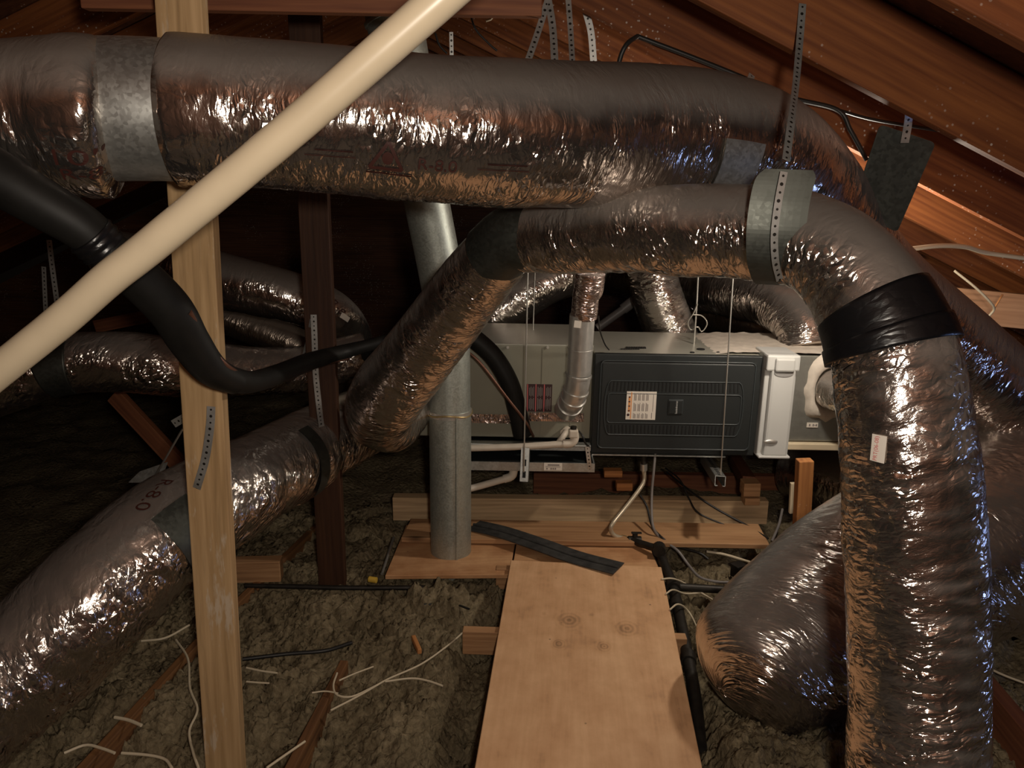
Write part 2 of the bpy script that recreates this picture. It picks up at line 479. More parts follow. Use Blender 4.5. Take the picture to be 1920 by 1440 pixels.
class MB:
    """collects shapes in place coordinates; build() links them as one object"""

    def __init__(s):
        s.v, s.f, s.fm, s.uv, s.mats = [], [], [], {}, []
        s.smooth = []

    def mi(s, mat):
        if mat not in s.mats:
            s.mats.append(mat)
        return s.mats.index(mat)

    def add(s, verts, faces, mat, smooth=False, uvs=None):
        n = len(s.v)
        s.v += [tuple(p) for p in verts]
        k = s.mi(mat)
        for i, f in enumerate(faces):
            if uvs:
                s.uv[len(s.f)] = [uvs[j] for j in f]
            s.f.append([n + j for j in f])
            s.fm.append(k)
            s.smooth.append(smooth)
        return s

    def box(s, c, size, mat, R=None, ch=0.0):
        hx, hy, hz = (d / 2 for d in size)
        if ch <= 0:
            vs = [Vector((x, y, z)) for x in (-hx, hx) for y in (-hy, hy) for z in (-hz, hz)]
            fs = [(0, 1, 3, 2), (4, 6, 7, 5), (0, 4, 5, 1), (2, 3, 7, 6), (0, 2, 6, 4), (1, 5, 7, 3)]
        else:
            bm = bmesh.new()
            bmesh.ops.create_cube(bm, size=1.0)
            for v in bm.verts:
                v.co = Vector((v.co.x * size[0], v.co.y * size[1], v.co.z * size[2]))
            bmesh.ops.bevel(bm, geom=list(bm.edges), offset=ch, segments=2, affect='EDGES', profile=0.5)
            bm.verts.index_update()
            vs = [v.co.copy() for v in bm.verts]
            fs = [[v.index for v in f.verts] for f in bm.faces]
            bm.free()
        if R is not None:
            vs = [R @ p for p in vs]
        c = Vector(c)
        return s.add([p + c for p in vs], fs, mat)

    def tube(s, pts, r, mat, seg=10, caps=True, closed=False):
        pts = [Vector(p) for p in pts]
        rs = r if isinstance(r, (list, tuple)) else [r] * len(pts)
        n = len(pts)
        vs, fs, us = [], [], []
        nrm = None
        L = 0
        for i, p in enumerate(pts):
            t = (pts[min(i + 1, n - 1)] - pts[max(i - 1, 0)])
            t = t.normalized() if t.length > 1e-9 else Vector((0, 0, 1))
            if nrm is None:
                a = Vector((0, 0, 1)) if abs(t.z) < 0.9 else Vector((1, 0, 0))
                nrm = (a - t * a.dot(t)).normalized()
            else:
                nrm = (nrm - t * nrm.dot(t)).normalized()
            bn = t.cross(nrm)
            if i:
                L += (p - pts[i - 1]).length
            for k in range(seg):
                a = 2 * math.pi * k / seg
                vs.append(p + (nrm * math.cos(a) + bn * math.sin(a)) * rs[i])
                us.append((L, rs[i] * a))
        for i in range(n - 1):
            for k in range(seg):
                k2 = (k + 1) % seg
                fs.append((i * seg + k, i * seg + k2, (i + 1) * seg + k2, (i + 1) * seg + k))
        s.add(vs, fs, mat, True, us)
        if caps:
            s.add([vs[k] for k in range(seg)], [tuple(reversed(range(seg)))], mat)
            s.add([vs[(n - 1) * seg + k] for k in range(seg)], [tuple(range(seg))], mat)
        return s

    def cyl(s, a, b, r, mat, seg=20, r2=None):
        return s.tube([a, b], [r, r2 if r2 is not None else r], mat, seg)

    def prism(s, poly, ext, mat):
        """poly: 3-D points of a planar face, ext: extrusion vector"""
        n = len(poly)
        ext = Vector(ext)
        vs = [Vector(p) for p in poly] + [Vector(p) + ext for p in poly]
        fs = [tuple(range(n)), tuple(reversed(range(n, 2 * n)))]
        fs += [(i, n + i, n + (i + 1) % n, (i + 1) % n) for i in range(n)]
        s.add(vs, fs, mat)
        return s

    def ribbon(s, pts, width, mat, facing=Vector((0, -1, 0)), th=0.0012, step=0.01, wdir=None):
        pts = resample([Vector(p) for p in pts], step)
        n = len(pts)
        vs, us, fs = [], [], []
        L = 0
        for i, p in enumerate(pts):
            t = (pts[min(i + 1, n - 1)] - pts[max(i - 1, 0)]).normalized()
            fc = facing(i / (n - 1)) if callable(facing) else facing
            w = (t.cross(fc)).normalized() if wdir is None else wdir
            nn = w.cross(t).normalized()
            if i:
                L += (p - pts[i - 1]).length
            for a, b2 in ((-1, -1), (1, -1), (1, 1), (-1, 1)):
                vs.append(p + w * (a * width / 2) + nn * (b2 * th / 2))
                us.append((L, a * width / 2))
        for i in range(n - 1):
            for k in range(4):
                k2 = (k + 1) % 4
                fs.append((i * 4 + k, i * 4 + k2, i * 4 + 4 + k2, i * 4 + 4 + k))
        fs += [(3, 2, 1, 0), tuple((n - 1) * 4 + k for k in range(4))]
        return s.add(vs, fs, mat, False, us)

    def build(s, name, parent=None, origin=None):
        me = bpy.data.meshes.new(name)
        if parent is not None:
            o0 = root_loc(parent)
        else:
            if origin is None:
                arr = np.array(s.v)
                o0 = Vector(((arr[:, 0].min() + arr[:, 0].max()) / 2, (arr[:, 1].min() + arr[:, 1].max()) / 2, arr[:, 2].min()))
            else:
                o0 = Vector(origin)
        me.from_pydata([(p[0] - o0.x, p[1] - o0.y, p[2] - o0.z) for p in s.v], [], s.f)
        for m in s.mats:
            me.materials.append(M[m] if isinstance(m, str) else m)
        me.polygons.foreach_set('material_index', s.fm)
        me.polygons.foreach_set('use_smooth', s.smooth)
        if s.uv:
            ul = me.uv_layers.new(name='UVMap')
            for fi, uvs in s.uv.items():
                for li, q in zip(me.polygons[fi].loop_indices, uvs):
                    ul.data[li].uv = q
        me.validate()
        bm = bmesh.new()
        bm.from_mesh(me)
        bmesh.ops.recalc_face_normals(bm, faces=bm.faces)
        bm.to_mesh(me)
        bm.free()
        me.update()
        o = bpy.data.objects.new(name, me)
        COL.objects.link(o)
        if parent is not None:
            o.parent = parent
        else:
            o.location = o0
        return o


def catmull(P, per):
    P = [np.array(p, float) for p in P]
    Q = [2 * P[0] - P[1]] + P + [2 * P[-1] - P[-2]]
    out = []
    for i in range(1, len(Q) - 2):
        a, b, c, d = Q[i - 1], Q[i], Q[i + 1], Q[i + 2]
        for k in range(per):
            t = k / per
            out.append(0.5 * ((2 * b) + (-a + c) * t + (2 * a - 5 * b + 4 * c - d) * t * t + (-a + 3 * b - 3 * c + d) * t ** 3))
    out.append(P[-1])
    return np.array(out)


def resample(pts, step, smooth=True):
    if len(pts) > 2 and smooth:
        pts = [Vector(q) for q in catmull(pts, 16)]
    d = [0]
    for i in range(1, len(pts)):
        d.append(d[-1] + (pts[i] - pts[i - 1]).length)
    n = max(2, int(d[-1] / step) + 1)
    arr = np.array([list(p) for p in pts])
    s = np.linspace(0, d[-1], n)
    return [Vector(q) for q in np.stack([np.interp(s, d, arr[:, k]) for k in range(3)], 1)]


def wpath(pl, step=0.01):
    """(px, py, Y) list to smooth place points"""
    return resample([W(*q) for q in pl], step)


class Duct:
    """flexible duct jacket: a displaced tube with UV in metres. Controls: (px, py, Y, half width seen there)"""

    def __init__(s, ctl, seed, seg=112, ds=0.008, wrinkle=1.0, pitch=0.034, ends=(0, 0), world=None):
        if world is None:
            pts = []
            for (px, py, Y, hw) in ctl:
                p = W(px, py, Y)
                pts.append((p.x, p.y, p.z, hw * depth(p) / F))
        else:
            pts = world
        c = catmull(pts, 24)
        d = np.concatenate([[0], np.cumsum(np.linalg.norm(np.diff(c[:, :3], axis=0), axis=1))])
        n = max(8, int(d[-1] / ds))
        u = np.linspace(0, d[-1], n)
        C = np.stack([np.interp(u, d, c[:, k]) for k in range(4)], 1)
        s.u, s.C, s.n, s.seg, s.L = u, C, n, seg, d[-1]
        T = np.gradient(C[:, :3], axis=0)
        T /= np.linalg.norm(T, axis=1)[:, None]
        away = C[0, :3] - np.array(CAM)
        nr = away - T[0] * away.dot(T[0])
        nr /= np.linalg.norm(nr)
        NR, BN = [], []
        for i in range(n):
            nr = nr - T[i] * nr.dot(T[i])
            nr /= np.linalg.norm(nr)
            NR.append(nr.copy())
            BN.append(np.cross(T[i], nr))
        s.T, s.NR, s.BN = T, np.array(NR), np.array(BN)
        th = np.arange(seg) * 2 * math.pi / seg
        s.th = th
        V = np.zeros((n, seg, 3))
        for i in range(n):
            r = C[i, 3]
            ui = u[i]
            wob = noise.noise(Vector((ui * 3, seed, 0))) * 0.025
            e = 1.0
            if ends[0] and ui < ends[0]:
                e *= math.sqrt(max(0.02, 1 - (1 - ui / ends[0]) ** 2))
            if ends[1] and s.L - ui < ends[1]:
                e *= math.sqrt(max(0.02, 1 - (1 - (s.L - ui) / ends[1]) ** 2))
            for k in range(seg):
                ct, st = math.cos(th[k]), math.sin(th[k])
                a = noise.noise(Vector((ui * 26, ct * r * 7 + seed * 3.1, st * r * 7)))
                b2 = noise.noise(Vector((ui * 8 + 40, ct * r * 9 + seed * 1.7, st * r * 9)))
                ph = ui / pitch + 0.35 * b2 + th[k] / (2 * math.pi)
                ring = abs(math.sin(math.pi * ph)) ** 0.6 - 0.6
                upn = NR[i][2] * ct + BN[i][2] * st
                dsp = wrinkle * (1 - 0.75 * max(0, min(1, upn * 1.6 - 0.1))) * (-0.004 * abs(a) ** 0.8 + 0.005 * b2 + 0.0011 * ring)
                rr = (r * (1 + wob) + dsp) * e
                V[i, k] = C[i, :3] + (NR[i] * ct + BN[i] * st) * rr
        s.V = V

    def mesh(s, name, mat, label, cat, group=None, parent=None):
        n, seg = s.n, s.seg
        o0 = root_loc(parent) if parent else Vector(s.C[n // 2, :3])
        vs = (s.V.reshape(-1, 3) - np.array(o0))
        cap0 = vs.reshape(n, seg, 3)[0].mean(0)
        cap1 = vs.reshape(n, seg, 3)[-1].mean(0)
        vs = np.vstack([vs, cap0, cap1])
        fs, uv = [], []
        for i in range(n - 1):
            for k in range(seg):
                k2 = (k + 1) % seg
                fs.append((i * seg + k, (i + 1) * seg + k, (i + 1) * seg + k2, i * seg + k2))
                va, vb = s.th[k], s.th[k] + 2 * math.pi / seg
                ra, rb = s.C[i, 3], s.C[i + 1, 3]
                uv += [s.u[i], va * ra, s.u[i + 1], va * rb, s.u[i + 1], vb * rb, s.u[i], vb * ra]
        for k in range(seg):
            k2 = (k + 1) % seg
            fs.append((n * seg, k, k2))
            uv += [0, 0, 0.03, 0, 0.03, 0.02]
            fs.append((n * seg + 1, (n - 1) * seg + k2, (n - 1) * seg + k))
            uv += [0, 0, 0.03, 0, 0.03, 0.02]
        me = bpy.data.meshes.new(name)
        me.from_pydata(vs.tolist(), [], fs)
        ul = me.uv_layers.new(name='UVMap')
        ul.data.foreach_set('uv', uv)
        me.polygons.foreach_set('use_smooth', [True] * len(fs))
        me.materials.append(M[mat])
        bm = bmesh.new()
        bm.from_mesh(me)
        bmesh.ops.recalc_face_normals(bm, faces=bm.faces)
        bm.to_mesh(me)
        bm.free()
        o = bpy.data.objects.new(name, me)
        COL.objects.link(o)
        if parent:
            o.parent = parent
        else:
            o.location = o0
            tag(o, label, cat, group)
        s.obj = o
        return o

    def at(s, u, th, off=0.0, smooth=False):
        fi = min(max(u / s.L * (s.n - 1), 0), s.n - 1.001)
        i = int(fi)
        a = fi - i
        fk = (th / (2 * math.pi) * s.seg) % s.seg
        k = int(fk)
        b = fk - k
        k2 = (k + 1) % s.seg
        k %= s.seg
        p = (s.V[i, k] * (1 - a) + s.V[i + 1, k] * a) * (1 - b) + (s.V[i, k2] * (1 - a) + s.V[i + 1, k2] * a) * b
        c = s.C[i, :3] * (1 - a) + s.C[i + 1, :3] * a
        nn = p - c
        ln = np.linalg.norm(nn)
        nn = nn / ln
        if smooth:
            r = s.C[i, 3] * (1 - a) + s.C[i + 1, 3] * a
            return Vector(c + nn * (max(r, ln - 0.004) + off))
        return Vector(p + nn * off)

    def locate(s, px, py):
        best, bd = (0, 0), 1e9
        for i in range(0, s.n, 2):
            for k in range(0, s.seg, 2):
                p = Vector(s.V[i, k])
                nn = s.V[i, k] - s.C[i, :3]
                if nn.dot(np.array(p - CAM)) > 0:
                    continue
                q = project(p)
                d = (q[0] - px) ** 2 + (q[1] - py) ** 2
                if d < bd:
                    bd, best = d, (s.u[i], s.th[k])
        return best

    def band(s, name, u0, u1, off, mat, parent, a0=0.0, a1=2 * math.pi, du=0.006, label=None, slant=0.0):
        """a sleeve of tape or sheet metal that hugs the jacket"""
        mb = MB()
        nu = max(2, int((u1 - u0) / du) + 1)
        na = max(8, int((a1 - a0) / (2 * math.pi) * 80))
        vs, us = [], []
        for inner in (0, 1):
            for i in range(nu):
                for k in range(na + 1):
                    th = a0 + (a1 - a0) * k / na
                    u = u0 + (u1 - u0) * i / (nu - 1) + slant * math.cos(th)
                    vs.append(s.at(u, th, off - 0.003 * inner, True))
                    us.append((u, th * s.C[0, 3]))
        fs = []
        q = nu * (na + 1)
        for i in range(nu - 1):
            for k in range(na):
                a = i * (na + 1) + k
                fs.append((a, a + 1, a + na + 2, a + na + 1))
                fs.append((q + a, q + a + na + 1, q + a + na + 2, q + a + 1))
        for k in range(na):
            a, b = k, (nu - 1) * (na + 1) + k
            fs.append((a, q + a, q + a + 1, a + 1))
            fs.append((b, b + 1, q + b + 1, q + b))
        mb.add(vs, fs, mat, True, us)
        o = mb.build(name, parent)
        if label:
            o['label'] = label
        return o

    def lettering(s, text, px, py, size, parent, rot=0.0, mat='ink_foil', extra=None):
        """print on the film: text outline laid on the jacket surface; rot turns it on the surface"""
        verts, faces = text_mesh(text, size) if text else ([], [])
        if extra:
            for (v2, f2) in extra:
                n = len(verts)
                verts = verts + v2
                faces = faces + [[n + j for j in f] for f in f2]
        verts, faces = fine_mesh(verts, faces, 0.008)
        u0, th0 = s.locate(px, py)
        # on-screen right in (u, v)
        p = s.at(u0, th0)
        pu = project(s.at(min(u0 + 0.02, s.L), th0))
        p0 = project(p)
        sgn = 1 if abs(pu[0] - p0[0]) < 1e-6 or pu[0] > p0[0] else -1
        r = s.C[min(int(u0 / s.L * (s.n - 1)), s.n - 1), 3]
        pv = project(s.at(u0, th0 + 0.02 / r))
        e1 = np.array([pu[0] - p0[0], -(pu[1] - p0[1])])
        e2 = np.array([pv[0] - p0[0], -(pv[1] - p0[1])])
        hand = 1 if e1[0] * e2[1] - e1[1] * e2[0] > 0 else -1
        ca, sa = math.cos(rot), math.sin(rot)
        mb = MB()
        out = []
        for (x, y) in verts:
            x2, y2 = x * ca - y * sa, x * sa + y * ca
            out.append(s.at(u0 + sgn * x2, th0 + hand * sgn * y2 / r, 0.0026))
        mb.add(out, faces, mat)
        return mb.build('printed_lettering', parent)


def text_mesh(text, size):
    cu = bpy.data.curves.new('lettering', 'FONT')
    cu.body = text
    cu.size = size
    cu.align_x = 'CENTER'
    cu.align_y = 'CENTER'
    cu.resolution_u = 4
    o = bpy.data.objects.new('lettering', cu)
    COL.objects.link(o)
    dg = bpy.context.evaluated_depsgraph_get()
    me = o.evaluated_get(dg).to_mesh()
    v = [(p.co.x, p.co.y) for p in me.vertices]
    f = [list(p.vertices) for p in me.polygons]
    o.evaluated_get(dg).to_mesh_clear()
    bpy.data.objects.remove(o)
    bpy.data.curves.remove(cu)
    return v, f


def fine_mesh(v, f, maxlen):
    bm = bmesh.new()
    bv = [bm.verts.new((p[0], p[1], 0)) for p in v]
    for q in f:
        try:
            bm.faces.new([bv[j] for j in q])
        except ValueError:
            pass
    bmesh.ops.triangulate(bm, faces=bm.faces)
    for _ in range(4):
        es = [e for e in bm.edges if e.calc_length() > maxlen]
        if not es:
            break
        bmesh.ops.subdivide_edges(bm, edges=es, cuts=1)
        bmesh.ops.triangulate(bm, faces=bm.faces)
    bm.verts.index_update()
    v2 = [(p.co.x, p.co.y) for p in bm.verts]
    f2 = [[q.index for q in p.verts] for p in bm.faces]
    bm.free()
    return v2, f2


def board(name, p0, p1, w, t, mat, wide=Vector((0, 0, 1)), label=None, cat=None, group=None, kind=None, parent=None, ch=0.003):
    """a timber from p0 to p1 (centre line); w across the 'wide' direction, t across the other; grain along it"""
    p0, p1 = Vector(p0), Vector(p1)
    x = (p1 - p0)
    L = x.length
    x.normalize()
    z = (wide - x * wide.dot(x)).normalized()
    y = z.cross(x)
    mb = MB()
    mb.box((0, 0, 0), (L, t, w), mat, ch=ch)
    o = mb.build(name, None, origin=(0, 0, 0))
    Rm = Matrix((x, y, z)).transposed().to_4x4()
    mw = Matrix.Translation((p0 + p1) / 2) @ Rm
    if parent:
        o.parent = parent
        mw = Matrix.Translation(-root_loc(parent)) @ mw
        o.matrix_local = mw
    else:
        o.matrix_world = mw
        tag(o, label, cat, group, kind)
    return o


def sheet(name, corners, thick, mat, label, cat, group=None, xaxis=None):
    """a flat panel from its four top corners, grain along xaxis"""
    c = sum((Vector(p) for p in corners), Vector()) / len(corners)
    x = Vector(xaxis).normalized()
    z = Vector((0, 0, 1))
    x = (x - z * x.dot(z)).normalized()
    y = z.cross(x)
    R = Matrix((x, y, z)).transposed()
    loc = [R.transposed() @ (Vector(p) - c) for p in corners]
    bm = bmesh.new()
    top = [bm.verts.new((p.x, p.y, 0)) for p in loc]
    bot = [bm.verts.new((p.x, p.y, -thick)) for p in loc]
    n = len(loc)
    bm.faces.new(top)
    bm.faces.new(list(reversed(bot)))
    for i in range(n):
        bm.faces.new((top[i], bot[i], bot[(i + 1) % n], top[(i + 1) % n]))
    bmesh.ops.recalc_face_normals(bm, faces=bm.faces)
    bmesh.ops.bevel(bm, geom=list(bm.edges), offset=0.002, segments=1, affect='EDGES')
    me = bpy.data.meshes.new(name)
    bm.to_mesh(me)
    bm.free()
    me.materials.append(M[mat] if isinstance(mat, str) else mat)
    o = bpy.data.objects.new(name, me)
    COL.objects.link(o)
    o.matrix_world = Matrix.Translation(c) @ R.to_4x4()
    return tag(o, label, cat, group)


def cable(name, pts, r, mat, label, cat='cable', group=None, step=0.012, seg=8):
    mb = MB()
    mb.tube(resample([Vector(p) for p in pts], step), r, mat, seg)
    return tag(mb.build(name), label, cat, group)


def strap(name, pts, label, group=None, width=0.02, facing=Vector((0, -1, 0)), th=0.0012, parent=None):
    mb = MB()
    mb.ribbon(pts, width, 'strap', facing, th)
    o = mb.build(name, parent)
    if parent is None:
        tag(o, label, 'strap', group)
    return o


# ================================================================== SETTING
RIDGE_X, PITCHR = -0.72, 0.45
RIDGE_Z = 2.541          # underside of the rafters at the ridge


def under(x):
    return RIDGE_Z - PITCHR * abs(x - RIDGE_X)


Y0, Y1 = -1.6, 8.2
mb = MB()
hv = 0.205
for sgn in (1, -1):
    xe = RIDGE_X + sgn * (RIDGE_Z + 0.1) / PITCHR
    poly = [(RIDGE_X, Y0, RIDGE_Z + hv), (xe, Y0, -0.1 + hv), (xe, Y1, -0.1 + hv), (RIDGE_X, Y1, RIDGE_Z + hv)]
    mb.prism(poly, (0, 0, 0.03), 'sheathing')
tag(mb.build('ceiling', origin=(0, 0, 0)), kind='structure')
mb = MB()
xl, xr = RIDGE_X - 6.3, RIDGE_X + 6.3
mb.box(((xl + xr) / 2, (Y0 + Y1) / 2, -0.74), (xr - xl, Y1 - Y0, 0.04), 'drywall')
tag(mb.build('floor'), kind='structure')
for nm, yy in (('wall_back', Y1), ('wall_front', Y0)):
    mb = MB()
    mb.prism([(xl, yy, -0.26), (xr, yy, -0.26), (RIDGE_X, yy, RIDGE_Z + 0.35)], (0, 0.03 if yy > 0 else -0.03, 0), 'sheathing')
    tag(mb.build(nm), kind='structure')

# rafters
RAFT_W = 0.184
right_labels = [
    'nearest right-slope rafter, cutting the top right corner',
    'wide orange rafter that the long saddle strap is nailed to',
    'brown rafter carrying the black cable above the right end of the big duct',
    'rafter glowing orange beside the white cable at the right edge',
    'orange rafter just above the pale lit board at the right edge',
]
left_labels = [
    'left-slope rafter crossing the top left corner',
    'left-slope rafter behind the short dark collar tie',
    'left-slope rafter seen between the collar tie and the big duct',
]
for k in range(0, 9):
    y = 1.36 + 0.6 * k
    for sgn in (1, -1):
        if sgn > 0:
            lab = right_labels[k] if k < 5 else 'right-slope rafter deep in the attic behind the vent pipe'
            grp = None if k < 5 else 'deep rafters of the right slope'
        else:
            if k == 0:
                continue
            lab = left_labels[k - 1] if k < 4 else 'left-slope rafter deep in the dark behind the ducts'
            grp = None if k < 4 else 'deep rafters of the left slope'
        up = Vector((sgn * PITCHR, 0, 1)).normalized()
        a = Vector((RIDGE_X + sgn * 0.02, y + 0.02, RIDGE_Z - 0.009)) + up * RAFT_W / 2
        e = RIDGE_Z / PITCHR
        b = Vector((RIDGE_X + sgn * e, y + 0.02, 0)) + up * RAFT_W / 2
        board('roof_rafter', a, b, RAFT_W, 0.04, 'rafter', up, lab, 'rafter', grp)
board('ridge_board', (RIDGE_X, Y0 + 0.02, RIDGE_Z + 0.09), (RIDGE_X, Y1 - 0.02, RIDGE_Z + 0.09), 0.2, 0.038, 'rafter',
      label='ridge board along the roof peak above the posts', cat='ridge board')
# collar tie
a = W(158, 8, 2.06)
b = W(1016, 8, 2.06)
a.z = b.z = W(600, 26, 2.06).z + 0.075
board('collar_tie', a, b, 0.15, 0.038, 'lumber_red', label='dark horizontal collar tie at the top edge behind the cream pipe', cat='collar tie')

# ------------------------------------------------------------------ insulation on the floor
MOUND = G(880, 1110, 0.0)


def fill_base(x, y):
    z = 0.0
    d = math.hypot((x - MOUND.x + 0.03) / 0.34, (y - MOUND.y) / 0.22)
    z += 0.13 * max(0, 1 - d) ** 0.6 if d < 1 else 0
    z += 0.035 * noise.noise(Vector((x * 1.7, y * 1.7, 3)))
    z += 0.03 * noise.noise(Vector((x * 5, y * 5, 9)))
    # trenches beside the walkway
    z -= 0.16 * math.exp(-((x + 0.85) / 0.35) ** 2 - ((y - 1.75) / 0.22) ** 2)
    z += 0.13 * math.exp(-((x - 0.70) / 0.26) ** 2 - ((y - 1.78) / 0.2) ** 2)
    lf_ = max(0.0, min(1.0, (-1.1 - x) / 0.7)) * max(0.0, min(1.0, (y - 2.5) / 0.8))
    z -= 0.5 * lf_ * lf_ * (3 - 2 * lf_)  # far left fill sunk on purpose, so the ducts shade it darker
    cx = 0.165 + (y - 1.6) * 0.088
    dx = abs(x - cx)
    if 0.24 < dx < 0.44 and 0.8 < y < 2.75:
        z -= 0.10 * math.sin((dx - 0.24) / 0.2 * math.pi)
    if dx <= 0.3 and y < 4:
        z = min(z, -0.03)
    # lower under the furnace platform
    if 2.72 < y < 3.35 and -0.45 < x < 1.15:
        z = min(z, 0.0)
    return z


def clump(x, y):
    h = 0.04 * noise.noise(Vector((x * 4, y * 4, 2)))
    for sc_, am in ((9, 0.04), (24, 0.040), (54, 0.026)):
        q = Vector((x * sc_, y * sc_, sc_))
        q += Vector((noise.noise(q * 0.9), noise.noise(q * 0.9 + Vector((9, 9, 9))), noise.noise(q * 0.5))) * 0.9
        d = noise.voronoi(q)[0]
        e = min(1.0, (d[1] - d[0]) * 2.0)
        h += am * (0.5 * math.sqrt(e) + 0.9 * (0.45 - d[0] * d[0]) - 0.35) * (0.7 + 0.9 * noise.noise(q * 0.3 + Vector((3, 5, 1))))
    return h


def grid_fill(x0, x1, y0, y1, st):
    nx, ny = int((x1 - x0) / st) + 1, int((y1 - y0) / st) + 1
    vs, fs = [], []
    for j in range(ny):
        for i in range(nx):
            x, y = x0 + i * st, y0 + j * st
            jx = 0.012 * noise.noise(Vector((x * 30, y * 30, 1)))
            jy = 0.012 * noise.noise(Vector((x * 30, y * 30, 7)))
            vs.append((x + jx, y + jy, fill_base(x, y) + clump(x, y)))
    for j in range(ny - 1):
        for i in range(nx - 1):
            a = j * nx + i
            fs.append((a, a + 1, a + nx + 1, a + nx))
    return vs, fs


mb = MB()
for args in ((-1.5, 1.7, 1.15, 3.0, 0.0064), (-1.9, 1.9, 2.99, 3.6, 0.012), (-1.9, -1.49, 1.15, 3.0, 0.02), (1.69, 1.9, 1.15, 3.0, 0.02)):
    v, f = grid_fill(*args)
    mb.add(v, f, 'loose_fill', True)
for args in ((-6, -1.88, 0.6, 8, 0.06), (1.88, 4.6, 0.6, 8, 0.06), (-1.9, 1.9, 3.58, 8, 0.05)):
    v, f = grid_fill(*args)
    mb.add(v, f, 'loose_fill', True)
tag(mb.build('loose_fill_insulation', origin=(0, 0, 0)), 'clumpy grey-brown loose fill insulation covering the attic floor', 'insulation', kind='stuff')

# ------------------------------------------------------------------ timbers
pa, pb = W(352, -10, 1.87), W(424, 1440, 1.87)
pa.z = RIDGE_Z - 0.01
pa.x = W(352, 0, 1.87).x
t = (pa - pb).normalized()
board('ridge_post', pa, pb - t * 0.24, 0.104, 0.04, 'post_light', Vector((1, 0, 0)), 'pale weathered wooden post carrying the black insulated pipe', 'post')
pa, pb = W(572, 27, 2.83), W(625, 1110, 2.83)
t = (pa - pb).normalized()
board('ridge_post', pa + t * 0.25, pb - t * 0.2, 0.108, 0.04, 'post_shaded', Vector((1, 0, 0)), 'reddish wooden post coloured dark for shade, left of the slanting duct', 'post')

# walkway panel
zc = 0.115
cw = [G(958, 1050, zc), G(1240, 1063, zc), G(1317, 1440, zc), G(890, 1440, zc)]
d1, d2 = (cw[2] - cw[1]), (cw[3] - cw[0])
cw[2] = cw[1] + d1 * 1.35
cw[3] = cw[0] + d2 * 1.35
ax = (cw[0] + cw[1] - cw[2] - cw[3])
cc = sum(cw, Vector()) / 4
xx = Vector((ax.x, ax.y, 0)).normalized()
yy = Vector((0, 0, 1)).cross(xx)
kn = []
for (px, py, kr) in ((1067, 1163, 0.024), (1176, 1178, 0.024), (1048, 1207, 0.015), (1133, 1212, 0.016), (1020, 1150, 0.008), (1110, 1153, 0.008)):
    q = G(px, py, zc) - cc
    kn.append((q.dot(xx), q.dot(yy), kr))
M['walk_ply'] = plywood_mat('walkway_plywood', (0.80, 0.50, 0.28), (0.66, 0.38, 0.20), kn)
M['ply'] = plywood_mat('platform_plywood', (0.64, 0.37, 0.19), (0.46, 0.23, 0.105))
sheet('plywood_walkway', cw, 0.018, 'walk_ply', 'long bare plywood walkway panel in the middle of the floor', 'plywood panel', xaxis=ax)
zs = 0.09
sheet('plywood_sheet', [G(762, 984, zs), G(968, 1004, zs), G(955, 1077, zs), G(722, 1079, zs)], 0.018, 'ply',
      'plywood sheet with wavy grain under the vent pipe', 'plywood panel', xaxis=(1, 0.1, 0))
sheet('plywood_sheet', [G(971, 1004, zs), G(1216, 1020, zs), G(1244, 1085, zs), G(957, 1085, zs)], 0.018, 'ply',
      'plywood sheet under the strip of black felt, behind the walkway', 'plywood panel', xaxis=(1, 0.1, 0))
zp = 0.12
sheet('floor_plank', [G(771, 972, zp), G(1422, 982, zp), G(1443, 1021, zp), G(752, 1008, zp)], 0.022, 'lumber',
      'long flat plank in front of the weathered beam below the furnace', 'plank', xaxis=(1, 0, 0))
# cross blocks under the walkway
p = G(868, 1178, 0.097)
q = G(1287, 1192, 0.097)
p.z = q.z = 0.097 - 0.046
board('support_block', p, q, 0.09, 0.038, 'lumber', label='wooden cross block poking out under the walkway', cat='wood block')
p = G(930, 1082, 0.05)
q = G(1010, 1084, 0.05)
board('support_block', p, q, 0.09, 0.038, 'lumber', label='small wooden block under the walkway end beside the insulation mound', cat='wood block')
# beam below the furnace
a, b = W(738, 950, 3.42), W(1436, 957, 3.42)
board('floor_beam', a, b, 0.118, 0.06, 'lumber_grey', label='weathered beam lying across in front of the furnace', cat='beam')
a, b = W(1000, 905, 3.95), W(1520, 912, 3.95)
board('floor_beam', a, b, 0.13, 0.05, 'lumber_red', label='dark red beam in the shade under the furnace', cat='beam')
# upright stub at the right
a, b = W(1509, 862, 3.05), W(1502, 1000, 3.05)
board('wood_stake', a, b, 0.062, 0.05, 'lumber_orange', Vector((1, 0, 0)), label='orange wooden stake standing beside the fat foil duct', cat='stake')
# small blocks
bk = 'wood blocks under the furnace'
for (px, py, w_, h_, Y, lab) in ((1149, 886, 34, 13, 3.45, 'small orange offcut under the furnace, upper one of the pair'),
                                 (1170, 910, 30, 15, 3.40, 'small orange offcut on the weathered beam, lower one of the pair')):
    a, b = W(px - w_ / 2, py, Y), W(px + w_ / 2, py, Y)
    board('wood_offcut', a, b, h_ * depth(a) / F, 0.05, 'lumber_orange', label=lab, cat='wood block', group=bk)
a, b = W(1391, 914, 3.36), W(1422, 914, 3.36)
s_ = depth(a) / F
board('wood_offcut', a, b, 26 * s_, 0.07, 'lumber', label='upper of two stacked wood blocks on the beam end', cat='wood block', group=bk)
a, b = W(1393, 936, 3.36), W(1421, 936, 3.36)
board('wood_offcut', a, b, 14 * s_, 0.07, 'lumber', label='lower of two stacked wood blocks on the beam end', cat='wood block', group=bk)
a, b = W(1404, 905, 3.45), W(1378, 862, 4.1)
board('floor_beam', a, b, 0.06, 0.06, 'lumber_red', label='dark timber running back from the stacked blocks', cat='beam')
